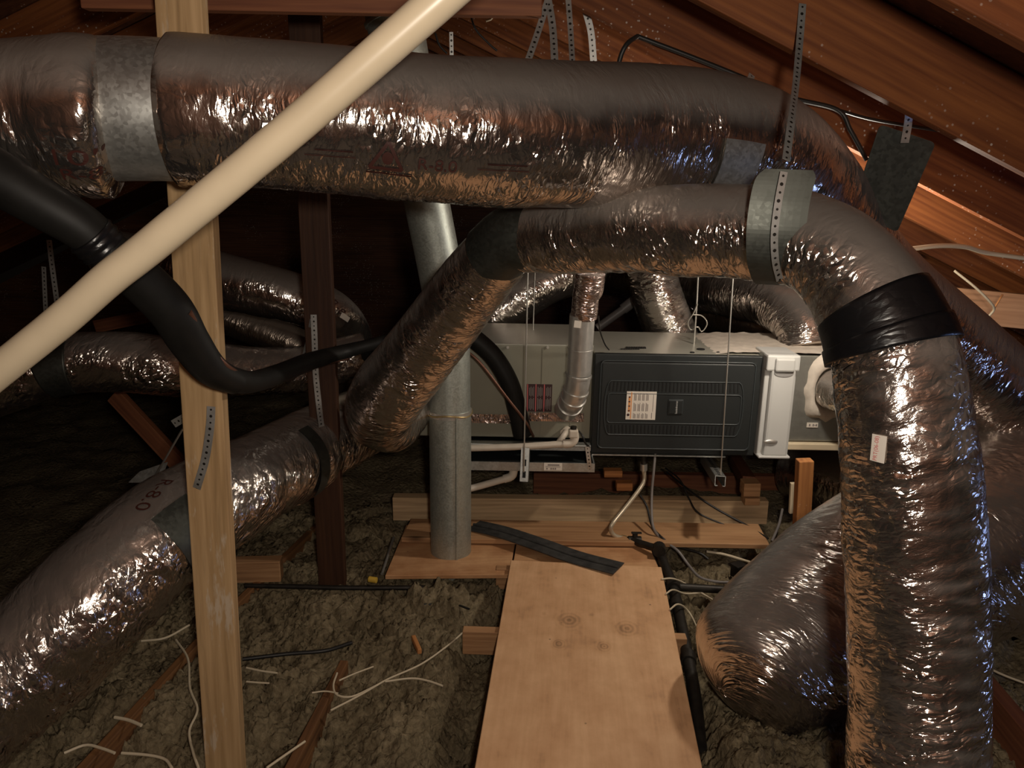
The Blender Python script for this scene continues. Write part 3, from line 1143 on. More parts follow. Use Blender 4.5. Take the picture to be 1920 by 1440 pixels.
# joists that stick out of the insulation
for (pp, qq, z, lab) in (((120, 1460), (372, 1188), 0.055, 'joist edge showing in the insulation below the lower left duct'),
                         ((372, 1186), (610, 960), 0.06, 'joist edge running to the dark post under the lower left duct'),
                         ((520, 1470), (645, 1228), 0.052, 'thin joist edge in the insulation right of the pale post')):
    a, b = G(*pp, z), G(*qq, z)
    a.z = b.z = z - 0.065
    board('floor_joist', a, b, 0.09, 0.028, 'joist', label=lab, cat='joist')
a, b = G(440, 1068, 0.08), G(528, 1066, 0.08)
board('lumber_piece', a, b, 0.09, 0.06, 'lumber', label='short lumber piece behind the pale post near the floor', cat='lumber')
a, b = G(775, 1195, 0.06), G(787, 1222, 0.06)
board('wood_splinter', a, b, 0.02, 0.015, 'lumber_orange', label='small orange splinter on the insulation', cat='splinter')
# joist in the lower right corner
a, b = G(1838, 1300, 0.05), G(2000, 1500, 0.05)
board('floor_joist', a, b, 0.14, 0.05, 'lumber_red', label='dark joist in the bottom right corner', cat='joist')
# red diagonal brace in the dark left
a, b = W(215, 740, 3.4), W(345, 880, 3.3)
board('roof_brace', a, b, 0.075, 0.038, 'lumber_red', Vector((0.7, 0, 0.7)), label='reddish diagonal brace in the dark below the left duct', cat='brace')
a, b = W(180, 612, 4.2), W(330, 582, 4.2)
board('roof_brace', a, b, 0.07, 0.038, 'lumber_red', label='brown brace behind the black pipe above the left duct', cat='brace')
# pale board at the right edge
a, b = W(1740, 566, 3.5), W(2080, 600, 3.5)
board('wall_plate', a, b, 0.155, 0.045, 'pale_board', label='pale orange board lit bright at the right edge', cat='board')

# ================================================================== DUCTS
FG = None
# big duct, left length
dl = Duct([(-620, 250, 1.5, 140), (-260, 236, 1.56, 138), (-60, 232, 1.58, 138), (100, 226, 1.6, 145), (180, 223, 1.6, 148), (226, 226, 1.61, 136)], 11, ends=(0, 0.03), wrinkle=1.3)
ol = dl.mesh('flexible_duct', 'foil', 'big foil duct at the left edge, left of the bare metal collar', 'flexible duct')
dl.lettering('10"', 138, 295, 0.045, ol, rot=-0.1)
dl.lettering('R-8', 152, 332, 0.035, ol, rot=-0.1)
# collar
mb = MB()
cpts = [W(150, 208, 1.62), W(255, 207, 1.63), W(368, 211, 1.655)]
rr = 128 * depth(cpts[1]) / F
mb.tube(resample(cpts, 0.02), rr, 'galv', 72)
tag(mb.build('duct_collar'), 'bare sheet metal collar joining the two big foil ducts', 'duct collar')
# big duct, right length
dr = Duct([(314, 209, 1.645, 135), (336, 210, 1.65, 138), (378, 212, 1.655, 137), (560, 222, 1.70, 133), (840, 247, 1.78, 134), (1010, 255, 1.86, 133), (1190, 258, 2.02, 130),
           (1330, 268, 2.10, 124), (1425, 300, 2.16, 119), (1508, 380, 2.26, 112), (1612, 520, 2.42, 100), (1775, 665, 2.52, 97), (1990, 850, 2.56, 98), (2180, 1000, 2.6, 98)], 3, wrinkle=0.9, ends=(0.012, 0))
orr = dr.mesh('flexible_duct', 'foil_smooth', 'big long foil duct running across the top of the picture', 'flexible duct')
tri = []


def outline(pts, wdt):
    out = []
    n = len(pts)
    for i in range(n):
        a, b = np.array(pts[i], float), np.array(pts[(i + 1) % n], float)
        d = (b - a) / np.linalg.norm(b - a)
        nn = np.array([-d[1], d[0]]) * wdt / 2
        out.append(([tuple(a + nn), tuple(a - nn), tuple(b - nn), tuple(b + nn)], [[0, 1, 2, 3]]))
    return out


circ = ([(0.011 * math.cos(t * math.pi / 8), 0.006 + 0.014 * math.sin(t * math.pi / 8)) for t in range(16)], [list(range(16))])
ex = outline([(-0.035, -0.018), (0.03, -0.018), (0.0, 0.04)], 0.007) + [circ] + outline([(-0.04, -0.029), (0.05, -0.029)], 0.004)
dr.lettering('', 730, 300, 0.05, orr, extra=ex)
dr.lettering('R-8.0', 818, 311, 0.036, orr)
ln = outline([(-0.05, 0), (0.05, 0)], 0.002) + outline([(-0.03, 0.012), (0.045, 0.012)], 0.003)
dr.lettering('', 940, 322, 0.03, orr, extra=ln)
dr.lettering('', 620, 296, 0.03, orr, extra=ln)

# second duct: horizontal, elbow, down to the front
d2 = Duct([(985, 448, 2.14, 62), (1060, 440, 2.06, 72), (1180, 433, 1.94, 79), (1300, 433, 1.84, 86), (1400, 436, 1.77, 88), (1480, 444, 1.70, 89),
           (1560, 480, 1.62, 94), (1625, 552, 1.55, 101), (1668, 645, 1.50, 112), (1690, 760, 1.46, 117), (1706, 900, 1.43, 121),
           (1716, 1100, 1.40, 122), (1719, 1300, 1.36, 122), (1720, 1560, 1.30, 122), (1722, 1880, 1.27, 104)], 5, wrinkle=1.1)
o2 = d2.mesh('flexible_duct', 'foil_fine', 'foil duct that bends down through the black tape to the front right', 'flexible duct')
ua, _ = d2.locate(1640, 548)
ub, _ = d2.locate(1676, 648)
d2.band('tape_band', ua, ub + 0.005, 0.004, 'black_tape', o2, label='wide black tape band', slant=0.0)
um, _ = d2.locate(1662, 605)
d2.band('tape_band', um, ub + 0.008, 0.008, 'black_tape', o2, label='second turn of black tape')
# sticker on the duct
us, ts = d2.locate(1648, 847)
mb = MB()
vs, fs = fine_mesh([(-0.012, -0.024), (0.012, -0.024), (0.012, 0.024), (-0.012, 0.024)], [[0, 1, 2, 3]], 0.008)
rloc = 0.118
e = 0.18
pu_ = project(d2.at(us + 0.02, ts))
p0_ = project(d2.at(us, ts))
pv_ = project(d2.at(us, ts + 0.1))
hs = 1 if pv_[0] > p0_[0] else -1


def on_sticker(x, y, off):
    x2 = x * math.cos(e) - y * math.sin(-e) * -1
    y2 = x * math.sin(e) * -1 + y * math.cos(e)
    x2 = x + 0.2 * y
    return d2.at(us - (y - 0.25 * x), ts + hs * x2 / rloc, off, True)


mb.add([on_sticker(x, y, 0.003) for x, y in vs], fs, 'label')
v2_, f2_ = text_mesh('PRT(06-08)', 0.0095)
v2_, f2_ = fine_mesh(v2_, f2_, 0.006)
mb.add([on_sticker(-y - 0.003, x, 0.0042) for x, y in v2_], f2_, 'red_ink')
mb.build('sticker', o2)['label'] = 'small white sticker with red letters'

# slanting duct with the loop
d3 = Duct([(955, 452, 2.18, 60), (905, 510, 2.26, 66), (850, 580, 2.36, 67), (780, 672, 2.48, 68), (730, 735, 2.56, 70), (712, 780, 2.68, 62),
           (740, 798, 2.84, 48), (768, 765, 3.02, 43), (778, 715, 3.22, 40), (775, 660, 3.4, 38)], 8, wrinkle=0.9, seg=96)
o3 = d3.mesh('flexible_duct', 'foil_fine', 'slanting foil duct that loops back in front of the vent pipe', 'flexible duct')
# elbow between the two
mb = MB()
ep = wpath([(1010, 446, 2.115), (965, 447, 2.15), (925, 478, 2.215)], 0.012)
mb.tube(ep, 0.094, 'galv_dark', 48)
tag(mb.build('duct_elbow'), 'dull grey sheet metal elbow under the big duct', 'duct elbow')

# lower left duct
d4 = Duct([(-300, 1530, 1.5, 140), (0, 1287, 1.75, 122), (110, 1190, 1.85, 118), (205, 1095, 1.95, 113), (310, 1000, 2.1, 104), (410, 937, 2.30, 93),
           (520, 878, 2.64, 83), (620, 820, 3.06, 71), (690, 788, 3.3, 64), (745, 765, 3.5, 58)], 21, wrinkle=2.6, pitch=0.05)
o4 = d4.mesh('flexible_duct', 'foil_skew', 'crumpled foil duct rising from the lower left corner behind the pale post', 'flexible duct')
d4.lettering('R-8.0', 290, 930, 0.05, o4, rot=3.5)
d4.lettering('8', 318, 955, 0.04, o4, rot=3.5)
# left middle duct
d5 = Duct([(-220, 790, 2.9, 72), (-40, 728, 2.95, 64), (30, 708, 2.97, 60), (120, 682, 3.0, 56), (240, 680, 3.05, 58), (340, 690, 3.1, 55), (480, 696, 3.25, 46), (580, 690, 3.36, 44), (690, 662, 3.42, 40)], 31, wrinkle=1.3, seg=80, ds=0.011)
o5 = d5.mesh('flexible_duct', 'foil_skew', 'middle foil duct at the left, behind the cream pipe and black pipe', 'flexible duct')
u0_, _ = d5.locate(62, 690)
u1_, _ = d5.locate(122, 680)
d5.band('metal_sleeve', min(u0_, u1_), max(u0_, u1_), 0.006, 'galv_dark', o5, label='dull bare metal sleeve')
# back duct
d6 = Duct([(200, 480, 3.7, 50), (330, 500, 3.6, 50), (430, 530, 3.5, 52), (560, 562, 3.5, 47), (632, 596, 3.6, 43), (664, 650, 3.8, 36), (660, 730, 4.0, 34)], 41, seg=80, ds=0.011, wrinkle=1.1)
o6 = d6.mesh('flexible_duct', 'foil', 'foil duct in the back between the two posts, curling down at its end', 'flexible duct')
d6.lettering('R-8.0', 640, 580, 0.045, o6, rot=-0.5)
us6, ts6 = d6.locate(650, 596)
mb = MB()
vs, fs = fine_mesh([(-0.022, -0.011), (0.022, -0.011), (0.022, 0.011), (-0.022, 0.011)], [[0, 1, 2, 3]], 0.01)
mb.add([d6.at(us6 + x * 0.9, ts6 + y / 0.1, 0.004, True) for x, y in vs], fs, 'label')
mb.build('sticker', o6)['label'] = 'small white sticker'
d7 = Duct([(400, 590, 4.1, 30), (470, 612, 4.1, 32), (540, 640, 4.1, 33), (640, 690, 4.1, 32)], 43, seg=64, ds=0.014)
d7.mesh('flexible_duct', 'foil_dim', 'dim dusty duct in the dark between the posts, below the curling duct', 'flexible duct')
# fat duct on the floor
d9 = Duct([(2230, 860, 2.55, 160), (2040, 925, 2.46, 172), (1870, 985, 2.38, 182), (1745, 1040, 2.32, 178), (1640, 1098, 2.26, 172), (1550, 1160, 2.18, 168), (1470, 1212, 2.09, 152), (1402, 1256, 2.02, 128), (1352, 1296, 1.97, 92)], 61, wrinkle=1.2, ends=(0, 0.10), seg=140)
d9.mesh('flexible_duct', 'foil_bag', 'fat foil duct lying on the floor right of the walkway, passing behind the tall duct', 'flexible duct')
# behind the furnace
d10 = Duct([(1215, 470, 3.98, 44), (1228, 540, 3.95, 46), (1248, 600, 3.95, 48), (1275, 680, 3.95, 50)], 71, seg=80, ds=0.01, wrinkle=1.2)
d10.mesh('flexible_duct', 'foil', 'silver duct rising behind the middle of the furnace', 'flexible duct')
d11 = Duct([(1120, 500, 4.8, 37), (1260, 532, 4.45, 43), (1380, 548, 3.98, 49), (1455, 566, 3.72, 52), (1500, 608, 3.57, 50), (1510, 652, 3.52, 50)], 73, seg=88, ds=0.009, wrinkle=1.8, pitch=0.022)
d11.mesh('flexible_duct', 'foil_rib', 'silver ribbed duct bending down onto the furnace plenum', 'flexible duct')
d12 = Duct([(870, 640, 3.95, 44), (950, 575, 3.95, 45), (1020, 530, 4.0, 44), (1110, 500, 4.2, 42)], 77, seg=72, ds=0.012, wrinkle=1.3)
d12.mesh('flexible_duct', 'foil', 'silver duct behind the slanting duct above the coil cabinet', 'flexible duct')
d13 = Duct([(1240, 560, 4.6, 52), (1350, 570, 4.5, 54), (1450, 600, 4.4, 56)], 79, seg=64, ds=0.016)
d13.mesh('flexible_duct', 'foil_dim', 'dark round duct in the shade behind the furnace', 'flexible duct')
d14 = Duct([(1500, 880, 3.9, 60), (1560, 900, 3.7, 62), (1660, 930, 3.5, 62)], 83, seg=72, ds=0.012, wrinkle=1.4)
d14.mesh('flexible_duct', 'foil', 'foil duct low behind the orange stake', 'flexible duct')

# ================================================================== FURNACE ROW
YF = 3.25
P = lambda px, py, Y=YF: W(px, py, Y)
fx0, fx1 = P(1111, 750).x, P(1420, 750).x
zt, zb = (P(1112, 661).z + P(1425, 667).z) / 2, (P(1109, 845).z + P(1414, 853).z) / 2
yb = G(1150, 621, zt).y
lf = thing('furnace', 'slate grey horizontal furnace with louvered front panel hung from rods', 'furnace', ((fx0 + fx1) / 2, YF, zb))
mb = MB()
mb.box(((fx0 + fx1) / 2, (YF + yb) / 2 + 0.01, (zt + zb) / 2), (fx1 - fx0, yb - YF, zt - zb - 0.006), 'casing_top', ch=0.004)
# vents and knockouts on the top
for i in range(11):
    q = G(1186 + i * 3.3 - 20, 656, zt)
    mb.box((q.x, q.y + 0.02, zt), (0.004, 0.012, 0.004), 'slot')
for i in range(12):
    q = G(1178 + i * 3.2, 656, zt)
    mb.box((q.x, q.y + 0.05, zt), (0.004, 0.03, 0.004), 'slot')
for (px, py, r) in ((1316, 656, 0.018), (1300, 662, 0.01), (1350, 662, 0.01)):
    q = G(px, py, zt)
    mb.cyl((q.x, q.y + 0.02, zt - 0.003), (q.x, q.y + 0.02, zt + 0.001), r, 'slot', 16)
mb.build('cabinet', lf)
# front door: local door coords from pixels
mb = MB()
dz, dx_ = zt - zb, fx1 - fx0
cx, cz = (fx0 + fx1) / 2, (zt + zb) / 2
mb.box((cx, YF - 0.006, cz), (dx_, 0.03, dz), 'furnace', ch=0.004)
mb.box((cx, YF - 0.028, cz - 0.002), (dx_ - 0.05, 0.024, dz - 0.05), 'furnace', ch=0.01)


def dxz(fx, fz, y):
    """door fractions (0..1 across, 0..1 down) to place"""
    return Vector((fx0 + fx * dx_, y, zt - fz * dz))


def fr(px, py):
    q = P(px, py)
    return ((q.x - fx0) / dx_, (zt - q.z) / dz)


yd = YF - 0.041


def rim(pts, r, closed=True):
    pp = [dxz(a, b, yd) for a, b in pts]
    if closed:
        pp = pp + [pp[0], pp[1]]
    mb.tube(pp, r, 'furnace_rim', 8)


def rrect(x0, y0, x1, y1, rx, ry, bow=0.0):
    out = []
    for (cx_, cy_, a0) in ((x1 - rx, y0 + ry, -90), (x1 - rx, y1 - ry, 0), (x0 + rx, y1 - ry, 90), (x0 + rx, y0 + ry, 180)):
        for k in range(7):
            a = math.radians(a0 + k * 15)
            out.append((cx_ + rx * math.cos(a), cy_ + ry * math.sin(a)))
    return out


rim(rrect(0.035, 0.055, 0.955, 0.93, 0.03, 0.05), 0.003)
# bow-ended louver field
fl = []
for k in range(9):
    a = math.radians(90 + k * 22.5)
    fl.append((0.10 + 0.035 * math.cos(a), 0.52 - 0.27 * math.sin(a)))
fr_ = []
for k in range(9):
    a = math.radians(-90 + k * 22.5)
    fr_.append((0.865 + 0.035 * math.cos(a), 0.52 - 0.27 * math.sin(a)))
rim(fl + fr_, 0.0028)
rim(rrect(0.085, 0.375, 0.885, 0.67, 0.02, 0.035), 0.0026)
door = mb.build('door', lf)
door['label'] = 'slate grey louvered front panel'
for row in (0.305, 0.735):
    mb = MB()
    for i in range(35):
        fx = 0.095 + i * 0.0225
        tilt = (fx - 0.48) * -0.10 * (1 if row < 0.5 else -1)
        c = dxz(fx, row, yd + 0.002)
        Rm = Matrix.Rotation(tilt * 2.2, 3, 'Y')
        mb.box(c, (0.0052, 0.006, 0.041), 'slot', Rm)
    mb.build('louver', door)
# warning label on the door
mb = MB()
a, b = fr(1173, 729), fr(1225, 782)
c = dxz((a[0] + b[0]) / 2, (a[1] + b[1]) / 2, yd - 0.001)
w_, h_ = (b[0] - a[0]) * dx_, (b[1] - a[1]) * dz
mb.box(c, (w_, 0.002, h_), 'label')


def on_label(fx, fz, sx, sz, mat):
    mb.box((c.x + (fx - 0.5) * w_, c.y - 0.0013, c.z - (fz - 0.5) * h_), (sx * w_, 0.0006, sz * h_), mat)


on_label(0.165, 0.5, 0.03, 0.94, 'orange_ink')
on_label(0.1, 0.45, 0.06, 0.55, 'orange_ink')
for i, fz in enumerate((0.2, 0.36, 0.52, 0.68)):
    q = Vector((c.x + (0.09 - 0.5) * w_, c.y - 0.0018, c.z - (fz - 0.5) * h_))
    k = 0.035 * w_
    mb.prism([q + Vector((-k, 0, 0)), q + Vector((k, 0, -k)), q + Vector((k, 0, k))], (0, -0.0004, 0), 'ink_dark')
q = Vector((c.x + (0.08 - 0.5) * w_, c.y - 0.0018, c.z - (0.83 - 0.5) * h_))
mb.cyl(q, q + Vector((0, -0.0005, 0)), 0.045 * w_, 'ink_dark', 14)
for blk, (z0, z1) in enumerate(((0.06, 0.34), (0.40, 0.72), (0.77, 0.97))):
    for cl in range(4):
        for j in range(3):
            on_label(0.26 + cl * 0.135 + j * 0.032, (z0 + z1) / 2 + 0.01 * ((j * 7 + cl) % 3 - 1), 0.016, (z1 - z0) * (0.95 - 0.1 * ((j + cl) % 3)), 'ink')
on_label(0.9, 0.4, 0.015, 0.6, 'ink')
on_label(0.87, 0.85, 0.02, 0.2, 'ink')
mb.build('warning_label', door)['label'] = 'white warning label with an orange strip'
# name badge
mb = MB()
a, b = fr(1250, 744), fr(1276, 772)
c = dxz((a[0] + b[0]) / 2, (a[1] + b[1]) / 2, yd)
mb.box(c, ((b[0] - a[0]) * dx_, 0.008, (b[1] - a[1]) * dz), 'furnace_rim', ch=0.003)
mb.box(c - Vector((0, 0.003, 0)), ((b[0] - a[0]) * dx_ * 0.88, 0.008, (b[1] - a[1]) * dz * 0.88), 'furnace', ch=0.002)
for word, off in (('American', -0.013), ('Standard', 0.0145)):
    v, f = text_mesh(word, 0.0135)
    mb.add([Vector((c.x + 0.003 - y, c.y - 0.0075, c.z - off + x)) if False else Vector((c.x + 0.003 - y * 1.0, c.y - 0.0076, c.z - off + x * 0.62)) for x, y in v], f, 'white')
mb.build('name_badge', door)['label'] = 'small name badge with white upright lettering'
mb = MB()
mb.box((cx - 0.06, YF - 0.012, zb - 0.006), (dx_ * 0.82, 0.03, 0.006), 'galv')
mb.build('base_rail', lf)

# white air cleaner beside the furnace
ax0, ax1 = P(1420, 760).x + 0.002, P(1479, 760).x
t_ = thing('air_cleaner', 'white upright air cleaner box with a rounded lid at the right of the furnace', 'air cleaner', ((ax0 + ax1) / 2, YF, zb))
mb = MB()
aw = ax1 - ax0
azt, azb = P(1456, 664, 3.2).z, P(1442, 856, 3.2).z
mb.box(((ax0 + ax1) / 2, YF + 0.03, (azt + azb) / 2), (aw, 0.16, azt - azb), 'white', ch=0.006)
mb.box(((ax0 + ax1) / 2 + aw * 0.04, YF - 0.06, (azt + azb) / 2 - 0.02), (aw * 0.78, 0.03, azt - azb - 0.05), 'white', ch=0.012)
mb.box(((ax0 + ax1) / 2, YF - 0.045, azb + 0.006), (aw * 1.02, 0.07, 0.012), 'white', ch=0.005)
mb.build('body', t_)
mb = MB()
mb.box(((ax0 + ax1) / 2, YF - 0.045, azt - 0.035), (aw * 1.04, 0.06, 0.07), 'white', ch=0.008)
mb.box(((ax0 + ax1) / 2 + aw * 0.03, YF - 0.075, azt - 0.04), (aw * 0.62, 0.03, 0.06), 'white', ch=0.009)
mb.build('lid', t_)
mb = MB()
pts = []
for k in range(13):
    x = -1 + 2 * k / 12
    pts.append((x, -0.35 * (1 - x * x) ** 0.5))
cz_ = azt - 0.075
poly = [Vector(((ax0 + ax1) / 2 + aw * 0.03 + x * aw * 0.31, YF - 0.0765, cz_ + y * 0.05)) for x, y in pts]
mb.prism(poly, (0, -0.002, 0), 'grey')
mb.build('handle_recess', t_)
mb = MB()
vs, fs = [], []
q = P(1445, 828, YF - 0.077)
for j in range(7):
    a = j / 6 * math.pi / 2
    for k in range(24):
        b_ = 2 * math.pi * k / 24
        vs.append(Vector((q.x + 0.031 * math.cos(a) * math.cos(b_), q.y - 0.008 * math.sin(a), q.z + 0.011 * math.cos(a) * math.sin(b_))))
for j in range(6):
    for k in range(24):
        k2 = (k + 1) % 24
        fs.append((j * 24 + k, j * 24 + k2, (j + 1) * 24 + k2, (j + 1) * 24 + k))
mb.add(vs, fs, 'alu', True)
mb.build('badge', t_)['label'] = 'oval chrome badge'

# return plenum to the right
px0, px1 = ax1 + 0.004, P(1690, 760).x
t_ = thing('return_plenum', 'grey sheet metal plenum box at the right end of the furnace', 'plenum', ((px0 + px1) / 2, YF, zb))
mb = MB()
pzb = P(1530, 833).z
mb.box(((px0 + px1) / 2, (YF + yb) / 2 + 0.03, (zt + pzb) / 2), (px1 - px0, yb - YF, zt - pzb - 0.008), 'plenum', ch=0.003)
mb.build('casing', t_)
mb = MB()
mb.box(((px0 + px1) / 2, YF + 0.03, pzb - 0.016), (px1 - px0, 0.05, 0.03), 'pvc', ch=0.004)
mb.build('base_strip', t_)
# smeared mastic on the top and round the take-off
mb = MB()
vs, fs = [], []
nx_, ny_ = 46, 20
for j in range(ny_):
    for i in range(nx_):
        fx_, fy_ = i / (nx_ - 1), j / (ny_ - 1)
        lo = P(1360, 664).x + 0.10 * (1 - fy_) * 0
        x = P(1345, 664).x + fx_ * (P(1640, 664).x - P(1345, 664).x)
        y = YF + 0.03 + fy_ * (yb - YF - 0.05)
        edge = min(1, fx_ * 9 + 0.6 * noise.noise(Vector((y * 14, 1, 1)))) if fx_ < 0.2 else 1
        z = zt - 0.004 + 0.012 * max(0, edge) + 0.006 * noise.noise(Vector((x * 25, y * 40, 0)))
        vs.append((x, y, z))
for j in range(ny_ - 1):
    for i in range(nx_ - 1):
        a = j * nx_ + i
        fs.append((a, a + 1, a + nx_ + 1, a + nx_))
mb.add(vs, fs, 'mastic', True)
q = P(1556, 728, YF + 0.028)
ring_v, ring_f = [], []
for k in range(40):
    a = 2 * math.pi * k / 40
    for (rr_, yo) in ((0.085, 0.0), (0.098, 0.02), (0.13 + 0.03 * noise.noise(Vector((math.cos(a) * 2, math.sin(a) * 2, 5))), 0.02), (0.15 + 0.04 * noise.noise(Vector((math.cos(a) * 2, math.sin(a) * 2, 5))), -0.002)):
        ring_v.append(q + Vector((rr_ * math.cos(a) * 0.75, -yo, rr_ * math.sin(a) * 1.05)))
for k in range(40):
    for j in range(3):
        k2 = (k + 1) % 40
        ring_f.append((k * 4 + j, k * 4 + j + 1, k2 * 4 + j + 1, k2 * 4 + j))
mb.add(ring_v, ring_f, 'mastic', True)
mb.build('mastic_seal', t_)['label'] = 'smeared white duct mastic'
mb = MB()
q = P(1523, 797, YF + 0.027)
mb.box(q, (0.05, 0.002, 0.022), 'label')
for (dx0, wd, hh) in ((-0.012, 0.006, 0.010), (0.004, 0.006, 0.010), (0.011, 0.004, 0.004), (0.018, 0.006, 0.010)):
    mb.box(q + Vector((dx0, -0.0014, 0)), (wd, 0.0006, hh), 'ink')
mb.build('sticker', t_)['label'] = 'small white sticker'
# take-off duct
qa = P(1556, 728, YF + 0.02)
dt = Duct(None, 91, seg=72, ds=0.009, wrinkle=1.3, world=[(qa.x, qa.y, qa.z, 0.085), (qa.x + 0.05, qa.y - 0.10, qa.z - 0.005, 0.088), (qa.x + 0.16, qa.y - 0.17, qa.z - 0.03, 0.088), (qa.x + 0.32, qa.y - 0.18, qa.z - 0.10, 0.088)])
dt.mesh('flexible_duct', 'foil', 'short foil duct leaving the plenum front through white mastic', 'flexible duct')

# coil cabinet to the left
cx0, cx1 = P(782, 740).x, fx0 - 0.004
czt, czb = (P(900, 647).z + P(1067, 650).z) / 2, P(1000, 822).z
t_ = thing('coil_cabinet', 'olive grey evaporator coil cabinet left of the furnace', 'coil cabinet', ((cx0 + cx1) / 2, YF, czb))
mb = MB()
mb.box(((cx0 + cx1) / 2, (YF + yb) / 2 + 0.01, (czt + czb) / 2), (cx1 - cx0, yb - YF, czt - czb), 'casing', ch=0.004)
for px in (1016, 1072):
    q = P(px, 735, YF + 0.009)
    mb.box((q.x, q.y, (czt + czb) / 2), (0.004, 0.004, czt - czb - 0.02), 'casing')
mb.build('cabinet', t_)
mb = MB()
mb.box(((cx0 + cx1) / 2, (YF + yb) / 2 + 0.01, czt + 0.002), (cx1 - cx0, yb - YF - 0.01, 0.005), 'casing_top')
for px in (952, 1027):
    q = P(px, 651, YF + 0.006)
    mb.cyl(q, q + Vector((0, -0.006, 0)), 0.006, 'steel_rod', 10)
mb.build('top_panel', t_)
mb = MB()
q0, q1 = P(988, 720, YF + 0.008), P(1034, 772, YF + 0.008)
mb.box(((q0.x + q1.x) / 2, YF + 0.008, (q0.z + q1.z) / 2), (q1.x - q0.x, 0.003, q0.z - q1.z), 'red_label')
for i in range(3):
    x = q0.x + (0.03 + i * 0.33) * (q1.x - q0.x)
    mb.box((x, YF + 0.0062, (q0.z + q1.z) / 2), (0.004, 0.001, q0.z - q1.z), 'red_ink')
    for j in range(4):
        for (fz, hh) in ((0.27, 0.36), (0.72, 0.44)):
            mb.box((x + 0.009 + j * 0.006, YF + 0.0062, q0.z - fz * (q0.z - q1.z)), (0.0028, 0.001, hh * (q0.z - q1.z) * (0.8 + 0.2 * ((i + j) % 2))), 'ink')
mb.build('instruction_label', t_)['label'] = 'black and red instruction label'
# foil tape strips
mb = MB()
for (a, b, c2, d_) in ((884, 776, 966, 794), (992, 773, 1094, 791)):
    q0, q1 = P(a, b, YF + 0.006), P(c2, d_, YF + 0.006)
    n = 24
    vs, us, fs = [], [], []
    for i in range(n):
        for j in range(5):
            x = q0.x + (q1.x - q0.x) * i / (n - 1)
            z = q0.z + (q1.z - q0.z) * j / 4
            vs.append((x, YF + 0.004 - 0.003 * noise.noise(Vector((x * 60, z * 60, 0))), z))
            us.append((x, z))
    for i in range(n - 1):
        for j in range(4):
            a_ = i * 5 + j
            fs.append((a_, a_ + 1, a_ + 6, a_ + 5))
    mb.add(vs, fs, 'foil_tape', False, us)
mb.build('foil_tape_strip', t_)['label'] = 'pinkish foil tape strips'

# drain pan under the coil
pfx1 = P(1115, 876, 3.12).x
pfx0 = P(822, 876, 3.12).x
pz0, pz1 = P(1000, 883, 3.12).z, P(1000, 867, 3.12).z
t_ = thing('drain_pan', 'shallow grey metal drain pan hung under the coil cabinet', 'drain pan', ((pfx0 + pfx1) / 2, 3.12, pz0))
mb = MB()
ydp = 3.12
mb.box(((pfx0 + pfx1) / 2, ydp, (pz0 + pz1) / 2), (pfx1 - pfx0, 0.006, pz1 - pz0), 'galv')
mb.box(((pfx0 + pfx1) / 2, ydp + 0.24, pz0 + 0.003), (pfx1 - pfx0, 0.48, 0.006), 'furnace')
mb.box((pfx1 - 0.003, ydp + 0.24, (pz0 + pz1) / 2), (0.006, 0.48, pz1 - pz0), 'galv')
mb.box(((pfx0 + pfx1) / 2, ydp + 0.48, pz0 + 0.05), (pfx1 - pfx0, 0.006, 0.1), 'furnace')
mb.build('tray', t_)
mb = MB()
q = P(1037, 875, ydp - 0.005)
mb.box(q, (0.078, 0.002, 0.034), 'label')
mb.box(q + Vector((0.002, -0.0014, 0.008)), (0.05, 0.0006, 0.006), 'ink')
mb.box(q + Vector((0.0, -0.0014, 0.0)), (0.064, 0.0006, 0.002), 'ink')
for i in range(3):
    mb.box(q + Vector((-0.008 + i * 0.009, -0.0014, -0.009)), (0.006, 0.0006, 0.008), 'ink')
mb.box(q + Vector((-0.026, -0.0014, -0.009)), (0.006, 0.0006, 0.007), 'ink')
mb.build('sticker', t_)['label'] = 'white printed sticker'
# rail between cabinet and pan
mb = MB()
a, b = P(835, 828, 3.22), P(1107, 835, 3.22)
mb.box((a + b) / 2, ((b - a).x, 0.05, 0.008), 'galv', ch=0.002)
mb.box((a + b) / 2 + Vector((0, -0.02, -0.012)), ((b - a).x, 0.004, 0.02), 'galv')
tag(mb.build('support_rail'), 'thin bright metal rail under the coil cabinet', 'rail')
strap('hanger_strap', [P(1101, 838, 3.09), P(1104, 862, 3.09), P(1106, 880, 3.1)], 'short perforated strap at the right end of the drain pan', width=0.018)

# condensate pipes
t_ = thing('condensate_drain', 'white plastic condensate pipe with elbow and cap in front of the coil cabinet', 'drain pipe', P(1060, 832, 3.1))
mb = MB()
mb.tube(resample([P(838, 841, 3.13), P(960, 838, 3.11), P(1062, 832, 3.1)], 0.03), 0.0145, 'pvc_white', 16)
mb.build('pipe', t_)
mb = MB()
mb.tube(resample([P(1056, 832, 3.1), P(1070, 831, 3.1), P(1077, 824, 3.1), P(1077, 812, 3.1)], 0.006), 0.0185, 'pvc_white', 18)
mb.build('elbow', t_)
mb = MB()
q = P(1075, 812, 3.1)
mb.box(q, (0.04, 0.04, 0.035), 'pvc_white', ch=0.006)
mb.cyl(q + Vector((0, 0, 0.014)), q + Vector((0, 0, 0.03)), 0.013, 'iron', 14)
mb.build('cap', t_)
mb = MB()
mb.tube(resample([P(1048, 829, 3.16), P(1058, 815, 3.17), P(1062, 808, 3.24)], 0.008), 0.013, 'pvc_white', 14)
mb.cyl(P(1058, 812, 3.22), P(1063, 806, 3.26), 0.019, 'pvc_white', 14)
mb.build('branch_pipe', t_)
t_ = thing('pan_drain', 'lower white drain pipe with elbow running left under the pan', 'drain pipe', P(962, 890, 3.2))
mb = MB()
